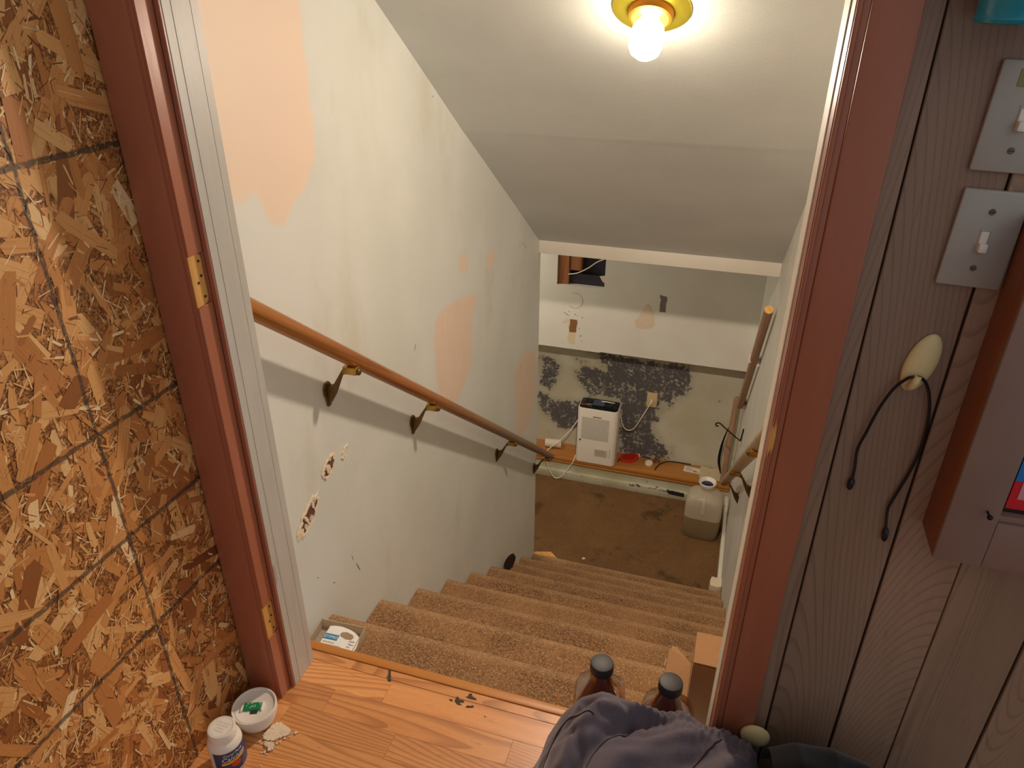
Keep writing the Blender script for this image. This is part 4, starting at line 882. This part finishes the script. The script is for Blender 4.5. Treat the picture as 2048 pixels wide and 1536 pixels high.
def wrapped(a0, pts, mat, name, r=.0321, fan=False):
    """flat shape in (arc length, z) wrapped on the bottle"""
    bm = bmesh.new(); V = lambda x, z: bm.verts.new((r*math.cos(a0+x/r), r*math.sin(a0+x/r), z)); n = len(pts)
    if fan:
        c = V(sum(p[0] for p in pts)/n, sum(p[1] for p in pts)/n); o = [V(*p) for p in pts]; k2 = [V(c_x+(p[0]-c_x)*.5, c_z+(p[1]-c_z)*.5) for p in pts for c_x, c_z in [(sum(q[0] for q in pts)/n, sum(q[1] for q in pts)/n)]]
        for i in range(n): bm.faces.new((k2[i], o[i], o[(i+1) % n], k2[(i+1) % n])); bm.faces.new((c, k2[i], k2[(i+1) % n]))
    else:
        h = n//2; A = [V(*p) for p in pts[:h]]; B = [V(*p) for p in pts[h:][::-1]]
        for i in range(h-1): bm.faces.new((A[i], A[i+1], B[i+1], B[i]))
    return finish(name, bm, mat, lb)
A0 = math.radians(-28); MR = Matrix.Rotation(A0+math.pi/2, 4, 'Z')
ban = [(x, .0335+.10*x) for x in np.linspace(-.024, .022, 14)]; wrapped(A0, ban+[(x, z+.0060) for x, z in ban[::-1]], M['yellow'], 'label_banner')
wrapped(A0, [(.002+.0095*math.cos(a), .0275+.0075*math.sin(a)) for a in np.linspace(0, 2*math.pi, 18)[:-1]], M['orange'], 'label_fruit', .0323, True)
text('lettering', 'Coral Pure', .0085, M['textwhite'], lb, MR @ Matrix.Translation((0, 0, .053)), .0001, 'CENTER', .0323, .25)
text('lettering', 'Calcium', .0145, M['textwhite'], lb, MR @ Matrix.Translation((0, 0, .0405)), .0001, 'CENTER', .0323, .25)
for k in range(3): wrapped(A0, [(-.014+.004*k, .0195-.0042*k), (.016, .0205-.0042*k), (.016, .0222-.0042*k), (-.014+.004*k, .0212-.0042*k)], M['textwhite'], 'label_line', .0321)
wrapped(math.radians(-118), [(-.012, .010), (.008, .010), (.008, .058), (-.012, .058)], plain('label_pale', '#CFCBD2', .5), 'side_label', .0319)
# ------------------------------------------------------------------ plaster flake and crumbs
def flake_piece(name, label, pts, h, seed, cat):
    rnd = random.Random(seed); bm = bmesh.new(); c = catmull([(x, y, 0) for x, y in pts+pts[:1]], 6)[:-1]
    out = [(p.x+rnd.uniform(-.0016, .0016), p.y+rnd.uniform(-.0016, .0016)) for p in c]; cx, cy = sum(p[0] for p in out)/len(out), sum(p[1] for p in out)/len(out)
    R0 = [bm.verts.new((x, y, .0008)) for x, y in out]; R1 = [bm.verts.new((x, y, h*rnd.uniform(.75, 1.1))) for x, y in out]; R2 = [bm.verts.new((cx+(x-cx)*.55, cy+(y-cy)*.55, h*rnd.uniform(.92, 1.12))) for x, y in out]; c_ = bm.verts.new((cx, cy, h*1.02)); m_ = len(out)
    for a, b in ((R0, R1), (R1, R2)):
        for k in range(m_): bm.faces.new((a[k], a[(k+1) % m_], b[(k+1) % m_], b[k]))
    for k in range(m_): bm.faces.new((R2[k], R2[(k+1) % m_], c_))
    bm.faces.new(R0[::-1]); return tag(finish(name, bm, M['plaster']), label, cat)
flake_piece('plaster_flake', 'flat broken flake of plaster on the wood floor by the smoke detector', [(.148, -.238), (.152, -.215), (.163, -.200), (.178, -.203), (.190, -.208), (.198, -.214), (.193, -.222), (.182, -.232), (.174, -.240), (.160, -.243)], .004, 1, 'plaster')
flake_piece('plaster_chip', 'small crumbled plaster chip in front of the larger flake', [(.160, -.247), (.170, -.245), (.178, -.244), (.183, -.250), (.184, -.258), (.178, -.262), (.172, -.256), (.164, -.254)], .005, 2, 'plaster')
rn = random.Random(17)
for k in range(14):
    x, y, s = ((.206, -.211, .004), (.211, -.209, .002), (.150, -.250, .003), (.172, -.266, .003), (.165, -.268, .002), (.185, -.243, .003), (.188, -.238, .0025), (.181, -.292, .002), (.200, -.30, .0025), (.1925, -.229, .003), (.199, -.222, .002), (.157, -.252, .002), (.550, -.062, .0028), (.178, -.268, .002))[k]
    bm = bmesh.new(); bmesh.ops.create_icosphere(bm, subdivisions=1, radius=s)
    for v in bm.verts: v.co *= rn.uniform(.6, 1.2); v.co.z = v.co.z*.5+s*.55
    q = finish('plaster_crumb', bm, M['plaster'], None, False, (x, y, .0005))
    if k == 12: tag(q, 'lone pale crumb on the wood floor beside the dark worn marks', 'crumb')
    else: tag(q, 'tiny white plaster crumb scattered on the wood floor', 'crumb', 'plaster crumbs on the floor')
# ------------------------------------------------------------------ juice bottles
def juice(label, x, y, rz, with_label):
    t = thing('juice_bottle', label, 'bottle', (x, y, .0005), (0, 0, rz), 'bottles at the top of the stairs')
    pr = [(.036, .0), (.043, .003), (.0465, .012), (.0475, .05), (.0478, .118), (.0470, .135), (.0430, .150), (.0345, .163), (.0250, .177), (.0188, .192), (.0175, .200), (.0175, .207)]
    su = [3.6 if z < .14 else 3.0 if z < .155 else 2.3 if z < .17 else 2 for r, z in pr]
    bm = bmesh.new(); lathe(bm, pr, 40, None, su); finish('glass_body', bm, M['glass'], t, True)
    bm = bmesh.new(); pl = [(.034, .004), (.0415, .007), (.0445, .015), (.0455, .05), (.0450, .080), (.0400, .104), (.0315, .135), (.0250, .160), (.0200, .178), (.0170, .195)]
    lathe(bm, pl, 32, None, [3.0 if z < .09 else 2.2 if z < .13 else 2 for r, z in pl]); finish('liquid', bm, M['liquid'], t, True)
    bm = bmesh.new(); lathe(bm, [(.0188, .200), (.0212, .2015), (.0215, .204), (.0213, .2175), (.0202, .2200), (.0185, .2206), (.001, .2203)], 40); finish('cap', bm, M['capblack'], t, True)
    if with_label:
        bm = bmesh.new(); e = 3.6; rows_ = []
        for z in (.035, .112):
            row = []
            for a in np.linspace(math.radians(-70), math.radians(35), 14):
                c_, s_ = math.cos(a), math.sin(a); q = 1/((abs(c_)**e+abs(s_)**e)**(1/e)); row.append(bm.verts.new((.0485*c_*q, .0485*s_*q, z)))
            rows_.append(row)
        for k in range(13): bm.faces.new((rows_[0][k], rows_[0][k+1], rows_[1][k+1], rows_[1][k]))
        finish('label', bm, M['labelblue'], t, True)
juice('left of two amber juice bottles with black caps, behind the clothes', .774, -.052, math.radians(8), False)
juice('right of two amber juice bottles with black caps, beside the cardboard box', .898, -.056, math.radians(-5), True)
# ------------------------------------------------------------------ cardboard box
t = thing('cardboard_box', 'open torn cardboard box on the top step by the right jamb', 'box')
bm = bmesh.new(); x0, x1, y0, y1, z0, z1 = .936, 1.095, .104, .188, -RISE+.003, .100
bx(bm, x0, x1, y0, y0+.004, z0, z1); bx(bm, x0, x0+.004, y0+.004, y1, z0, z1); bx(bm, x1-.004, x1, y0+.004, y1, z0, z1); bx(bm, x0+.004, x1-.004, y1-.004, y1, z0, z1); bx(bm, x0+.004, x1-.004, y0+.004, y1-.004, z0, z0+.004); finish('carton', bm, M['cardboard'], t)
bm = bmesh.new(); v = [bm.verts.new(p) for p in ((.936, .106, .1015), (.985, .106, .1015), (1.094, .108, .1015), (1.094, .188, .105), (.936, .186, .105))]; bm.faces.new(v)
g = bmesh.ops.extrude_face_region(bm, geom=bm.faces[:]); bmesh.ops.translate(bm, verts=[q for q in g['geom'] if isinstance(q, bmesh.types.BMVert)], vec=(0, 0, .004)); finish('flap', bm, M['cardboard'], t)
bm = bmesh.new(); v = [bm.verts.new(p) for p in ((.933, .030, .072), (.933, .101, .100), (.902, .140, .094), (.886, .140, .090), (.884, .100, .080), (.884, .062, .066))]; bm.faces.new(v)
g = bmesh.ops.extrude_face_region(bm, geom=bm.faces[:]); bmesh.ops.translate(bm, verts=[q for q in g['geom'] if isinstance(q, bmesh.types.BMVert)], vec=(-.001, 0, .004)); fp = finish('flap', bm, M['cardboard'], t)
bm = bmesh.new(); rn = random.Random(6)
for k in range(26):
    f = k/25; x, y, z = (.884, .062+.078*f, .068+.023*f) if k < 18 else (.885+.003*(k-17), .141, .093); s = rn.uniform(.003, .007)
    tube(bm, [(x+rn.uniform(-.002, .002), y, z), (x-s*rn.uniform(.2, 1), y+rn.uniform(-.004, .006), z+rn.uniform(.0, .006))], rn.uniform(.0008, .0018), 5)
finish('torn_edge', bm, M['cardtear'], fp)['kind'] = 'stuff'
# ------------------------------------------------------------------ clothes heap
TX = [.672, .690, .700, .724, .753, .787, .818, .843, .870, .902, .921, .950, .991, 1.028, 1.040, 1.052, 1.06]
TZ = [.0, .060, .110, .170, .218, .240, .234, .230, .224, .236, .248, .252, .282, .272, .252, .20, .08]
def ridge_z(x): return float(np.interp(x, TX, TZ))
def ridge_y(x): return float(np.interp(x, [.67, .72, .80, .93, .965, 1.0, 1.1], [-.165, -.140, -.126, -.132, -.162, -.176, -.185]))
FOLDS = [([(.70, -.24), (.735, -.185), (.760, -.155), (.775, -.150)], .010, -.010), ([(.745, -.26), (.765, -.20), (.785, -.165), (.83, -.15), (.87, -.135)], .012, .010),
         ([(.775, -.27), (.800, -.22), (.825, -.185), (.86, -.160), (.90, -.150)], .010, -.009), ([(.80, -.30), (.84, -.235), (.89, -.20), (.95, -.18)], .016, .009),
         ([(.72, -.22), (.74, -.175), (.755, -.155)], .007, .008), ([(.86, -.30), (.91, -.25), (.96, -.215), (1.0, -.20)], .014, -.006), ([(.76, -.32), (.78, -.28), (.775, -.24), (.757, -.205)], .009, -.011),
         ([(.93, -.30), (.97, -.26), (1.01, -.23)], .012, .007), ([(.69, -.30), (.72, -.27), (.73, -.22)], .012, .006), ([(.83, -.145), (.845, -.165), (.84, -.19)], .007, -.007)]
def seg_dist(px, py, pts):
    d = 9
    for (x0, y0), (x1, y1) in zip(pts, pts[1:]):
        ex, ey = x1-x0, y1-y0; q = max(0, min(1, ((px-x0)*ex+(py-y0)*ey)/(ex*ex+ey*ey+1e-12))); d = min(d, math.hypot(px-x0-ex*q, py-y0-ey*q))
    return d
def cloth_point(x, s):
    """s: 0 at the foot on the stair side, over the ridge, 1 at the foot on the hall side"""
    zt_, yr = ridge_z(x), ridge_y(x)
    prof = [(0.0, .022, 0.0), (.10, .020, .45), (.2, .014, .80), (.28, .006, .955), (.34, -.008, 1.0), (.42, -.035, 1.01), (.55, -.10, .98), (.7, -.20, .88), (.85, -.32, .62), (.94, -.38, .32), (1.0, -.40, .0)]
    S = [p[0] for p in prof]; dy = float(np.interp(s, S, [p[1] for p in prof])); dz = float(np.interp(s, S, [p[2] for p in prof]))
    y = yr + dy; z = zt_*dz + .003
    amp = min(1, zt_/.15)*max(0, min(1, (s-.2)/.12))
    for pts, wd, a in FOLDS:
        d = seg_dist(x, y, pts); z += amp*1.5*a*math.exp(-(d/(wd*1.15))**2)
    z += amp*.0015*math.sin(45*x+16*math.sin(18*y)) * max(0, min(1, (s-.35)/.1))
    # gathered waistband along the stair-side rim
    if .825 < x < 1.06:
        k = max(0, 1-abs(s-.34)/.14)*min(1, (x-.825)/.03); z += .0026*k*math.sin(x*520+3*math.sin(y*90)) + .0016*k*math.sin((s-.34)*130)
    return Vector((x, y, z))
def cloth_mesh(x0, x1, nx, ns, name, mat, parent, s0=0, s1=1):
    bm = bmesh.new(); g = [[bm.verts.new(cloth_point(x0+(x1-x0)*i/nx, s0+(s1-s0)*j/ns)) for j in range(ns+1)] for i in range(nx+1)]
    for i in range(nx):
        for j in range(ns): bm.faces.new((g[i][j], g[i+1][j], g[i+1][j+1], g[i][j+1]))
    return finish(name, bm, mat, parent, True)
t = thing('sweatpants', 'heap of purple-grey sweatpants with gathered waistband in the foreground', 'clothes')
cl_ = cloth_mesh(.672, 1.060, 190, 110, 'fabric_body', M['fabric'], t)
def seam(pts, r=.0012, name='seam'):
    bm = bmesh.new(); P = []
    for p in catmull([(x, y, 0) for x, y in pts], 8):
        # find s for this y
        lo, hi = .2, .95
        for _ in range(30):
            md = (lo+hi)/2
            if cloth_point(p.x, md).y > p.y: lo = md
            else: hi = md
        q = cloth_point(p.x, lo); P.append((q.x, q.y, q.z+.0006))
    tube(bm, P, r, 6); return finish(name, bm, M['seam'], t, True)
seam([(.712, -.235), (.716, -.20), (.727, -.178), (.742, -.170), (.762, -.176), (.785, -.186)])
seam([(.918, -.262), (.945, -.232), (.968, -.205), (.985, -.190)]); seam([(.790, -.262), (.798, -.232), (.813, -.205), (.836, -.186), (.853, -.176)], .0009)
t = thing('dark_garment', 'dark navy garment lying beside the sweatpants below the panelling', 'clothes')
def garment():
    bm = bmesh.new(); nx, ny = 60, 50; g = []
    for i in range(nx+1):
        u = i/nx; row = []
        for j in range(ny+1):
            v = j/ny; x = 1.050+.32*u; y = -.158-.34*v
            h = .372*math.sin(math.pi*min(1, max(0, (v+.12)/.85)))**.5 if v < .73 else .372*max(0, 1-(v-.73)/.27)**.7
            prof = float(np.interp(u, [0, .1, .25, .4, .55, .75, 1], [.88, .97, 1.0, .95, .84, .66, 0.0]))
            z = .003 + h*prof + .006*math.sin(30*x+18*y)*prof + .004*math.sin(70*y+20*x)*prof
            row.append(bm.verts.new((x, y, max(.002, z))))
        g.append(row)
    for i in range(nx):
        for j in range(ny): bm.faces.new((g[i][j], g[i+1][j], g[i+1][j+1], g[i][j+1]))
    finish('fabric_body', bm, M['navy'], t, True)
garment()
# ------------------------------------------------------------------ right wall fittings (panel face y = -0.132)
YP = -.1322
def switch(label, x, z, up, rocker):
    t = thing('light_switch', label, 'switch', (x, YP, z), (0, math.radians(1.5), 0), 'switch plates')
    bm = bmesh.new(); bx(bm, -.031, .031, -.0065, 0, -.0515, .0515, .0025, 2); finish('cover_plate', bm, M['plate'], t, True)
    bm = bmesh.new(); bx(bm, -.0052, .0052, -.0072, -.006, -.0125, .0125, .0006, 1); finish('toggle_slot', bm, M['plate'], t)
    bm = bmesh.new(); bx(bm, -.0040, .0040, -.0170, -.006, -.0105 if not up else .0015, -.0015 if not up else .0105, .0012, 2); bx(bm, -.0038, .0038, -.0085, -.006, -.0095, .0095, .0006, 1); finish('toggle', bm, M['plasticwhite'], t, True)
    for dz in (-.030, .030):
        bm = bmesh.new(); bmesh.ops.create_cone(bm, cap_ends=True, segments=14, radius1=.0034, radius2=.003, depth=.0012, matrix=Matrix.Translation((0, -.0069, dz)) @ Matrix.Rotation(math.pi/2, 4, 'X')); s = finish('screw', bm, M['screw'], t)
        bm = bmesh.new(); bx(bm, -.0026, .0026, -.0078, -.0074, dz-.0004, dz+.0004); finish('screw_slot', bm, M['black'], s)
    if rocker:
        bm = bmesh.new(); bx(bm, -.014, .014, -.0071, -.006, .028, .044, .0005, 1); finish('brass_insert', bm, plain('dull_brass_label', '#8E8A58', .5), t)
switch('upper of two ivory switch plates on the panelling, with a brass label', 1.1405, 1.187, False, True)
switch('lower of two ivory switch plates on the panelling, plain', 1.1395, 1.0665, False, False)
t = thing('adhesive_hook', 'cream oval plastic hook stuck on the wood panelling', 'hook', (1.1175, YP, .919), (0, math.radians(11), 0))
bm = bmesh.new(); ico(bm, (0, -.002, 0), .0375, 4, (.44, .22, 1)); bmesh.ops.bisect_plane(bm, geom=bm.verts[:]+bm.edges[:]+bm.faces[:], plane_co=(0, 0, 0), plane_no=(0, 1, 0), clear_outer=True); finish('oval_base', bm, M['cream'], t, True)
bm = bmesh.new(); tube(bm, catmull([(0, -.007, -.030), (0, -.013, -.026), (0, -.017, -.018), (0, -.0165, -.011)], 5), [.0045]*12+[.004]*4, 10); finish('hook_tip', bm, M['cream'], t, True)
t = thing('lanyard_cord', 'black cord with dark tips hanging over the cream oval hook', 'cord')
pts = [(1.079, YP-.004, .748), (1.078, YP-.005, .768), (1.0755, YP-.006, .795), (1.080, YP-.007, .822), (1.086, YP-.008, .855), (1.095, YP-.010, .885), (1.105, YP-.0135, .902), (1.1125, YP-.0150, .9065), (1.121, YP-.0135, .9045), (1.129, YP-.010, .894), (1.136, YP-.008, .876), (1.1415, YP-.006, .850), (1.1435, YP-.005, .82), (1.1425, YP-.005, .797), (1.139, YP-.005, .772), (1.133, YP-.005, .742), (1.1285, YP-.005, .718), (1.130, YP-.005, .70), (1.1335, YP-.004, .68)]
bm = bmesh.new(); tube(bm, catmull(pts, 6), .00185, 8); finish('cord', bm, M['black'], t, True)
for a, b in (((1.079, YP-.004, .750), (1.0785, YP-.004, .734)), ((1.1333, YP-.004, .684), (1.135, YP-.004, .664))):
    bm = bmesh.new(); m_ = [(a[0]+(b[0]-a[0])*f, a[1], a[2]+(b[2]-a[2])*f) for f in (0, .15, .5, .85, 1)]; tube(bm, m_, [.0022, .0038, .0042, .0036, .002], 10); finish('cord_tip', bm, M['black'], t, True)
# wooden box frame
t = thing('wall_cabinet', 'shallow dusty mauve wooden cabinet frame with orange bounce light painted on its wood side, on the panelling', 'cabinet')
fx, fz0, fz1, fy = 1.172, .700, 1.10, -.198
box('side_board', fx, fx+.012, fy+.001, YP, fz0, fz1, M['boxside'], t, .001)
box('side_board', fx+.20, fx+.212, fy+.001, YP, fz0, fz1, M['boxside'], t, .001)
box('bottom_board', fx+.012, fx+.20, fy+.004, YP, fz0, fz0+.01, M['boxside'], t, .001)
box('frame_rail', fx, fx+.0515, fy-.004, fy+.004, fz0, fz1, M['boxmauve'], t, .0015)
box('frame_rail', fx+.0515, fx+.16, fy-.004, fy+.004, fz0, fz0+.064, M['boxmauve'], t, .0015)
box('frame_rail', fx+.0515, fx+.16, fy-.004, fy+.004, fz1-.06, fz1, M['boxmauve'], t, .0015)
box('frame_rail', fx+.16, fx+.212, fy-.004, fy+.004, fz0, fz1, M['boxmauve'], t, .0015)
box('inner_ledge', fx+.0515, fx+.16, fy+.001, fy+.012, fz0+.064, fz0+.072, M['boxmauve'], t, .0006, 1)
box('back_panel', fx+.012, fx+.20, fy+.014, fy+.018, fz0+.03, fz1-.03, M['groove'], t)
bm = bmesh.new(); poly_prism(bm, [(fx+.058, fz0+.078), (fx+.158, fz0+.078), (fx+.158, fz0+.115), (fx+.058, fz0+.115)], 1, fy+.010, fy+.014); pc = finish('picture_card', bm, M['red2'], t)
box('picture_blue', fx+.058, fx+.158, fy+.010, fy+.014, fz0+.1152, fz0+.26, M['blue2'], pc)
box('picture_pink', fx+.066, fx+.158, fy+.0094, fy+.0100, fz0+.092, fz0+.122, M['pink2'], pc)
bm = bmesh.new(); tube(bm, [(fx+.0375, fy-.004, fz0+.078), (fx+.0372, fy-.014, fz0+.0785)], .0012, 8); ico(bm, (fx+.0372, fy-.016, fz0+.0785), .0032, 2); finish('pin', bm, M['iron'], t, True)
# teal tin hung at the top right
t = thing('teal_tin', 'glossy teal tin hanging on the panelling above the switches', 'tin', (1.108, -.183, 1.270))
bm = bmesh.new(); lathe(bm, [(.038, .0), (.041, .0012), (.0418, .004), (.0405, .006), (.0405, .012), (.0415, .05), (.043, .095), (.045, .098), (.0435, .10), (.041, .099), (.039, .05), (.038, .006), (.001, .005)], 48); finish('tin_body', bm, M['teal'], t, True)
bm = bmesh.new(); bx(bm, -.006, .006, .040, .051, .06, .09, .001); finish('hanger', bm, M['screw'], t)
t = thing('wall_bumper', 'pale round plastic bumper on the casing edge just above the clothes', 'knob', (1.036, -.1505, .258))
bm = bmesh.new(); m_ = Matrix.Rotation(math.pi/2, 4, 'X'); lathe(bm, [(.019, .0), (.0225, .002), (.022, .005), (.017, .0085), (.007, .010), (.001, .0102)], 28, m_); finish('knob', bm, M['cream'], t, True)
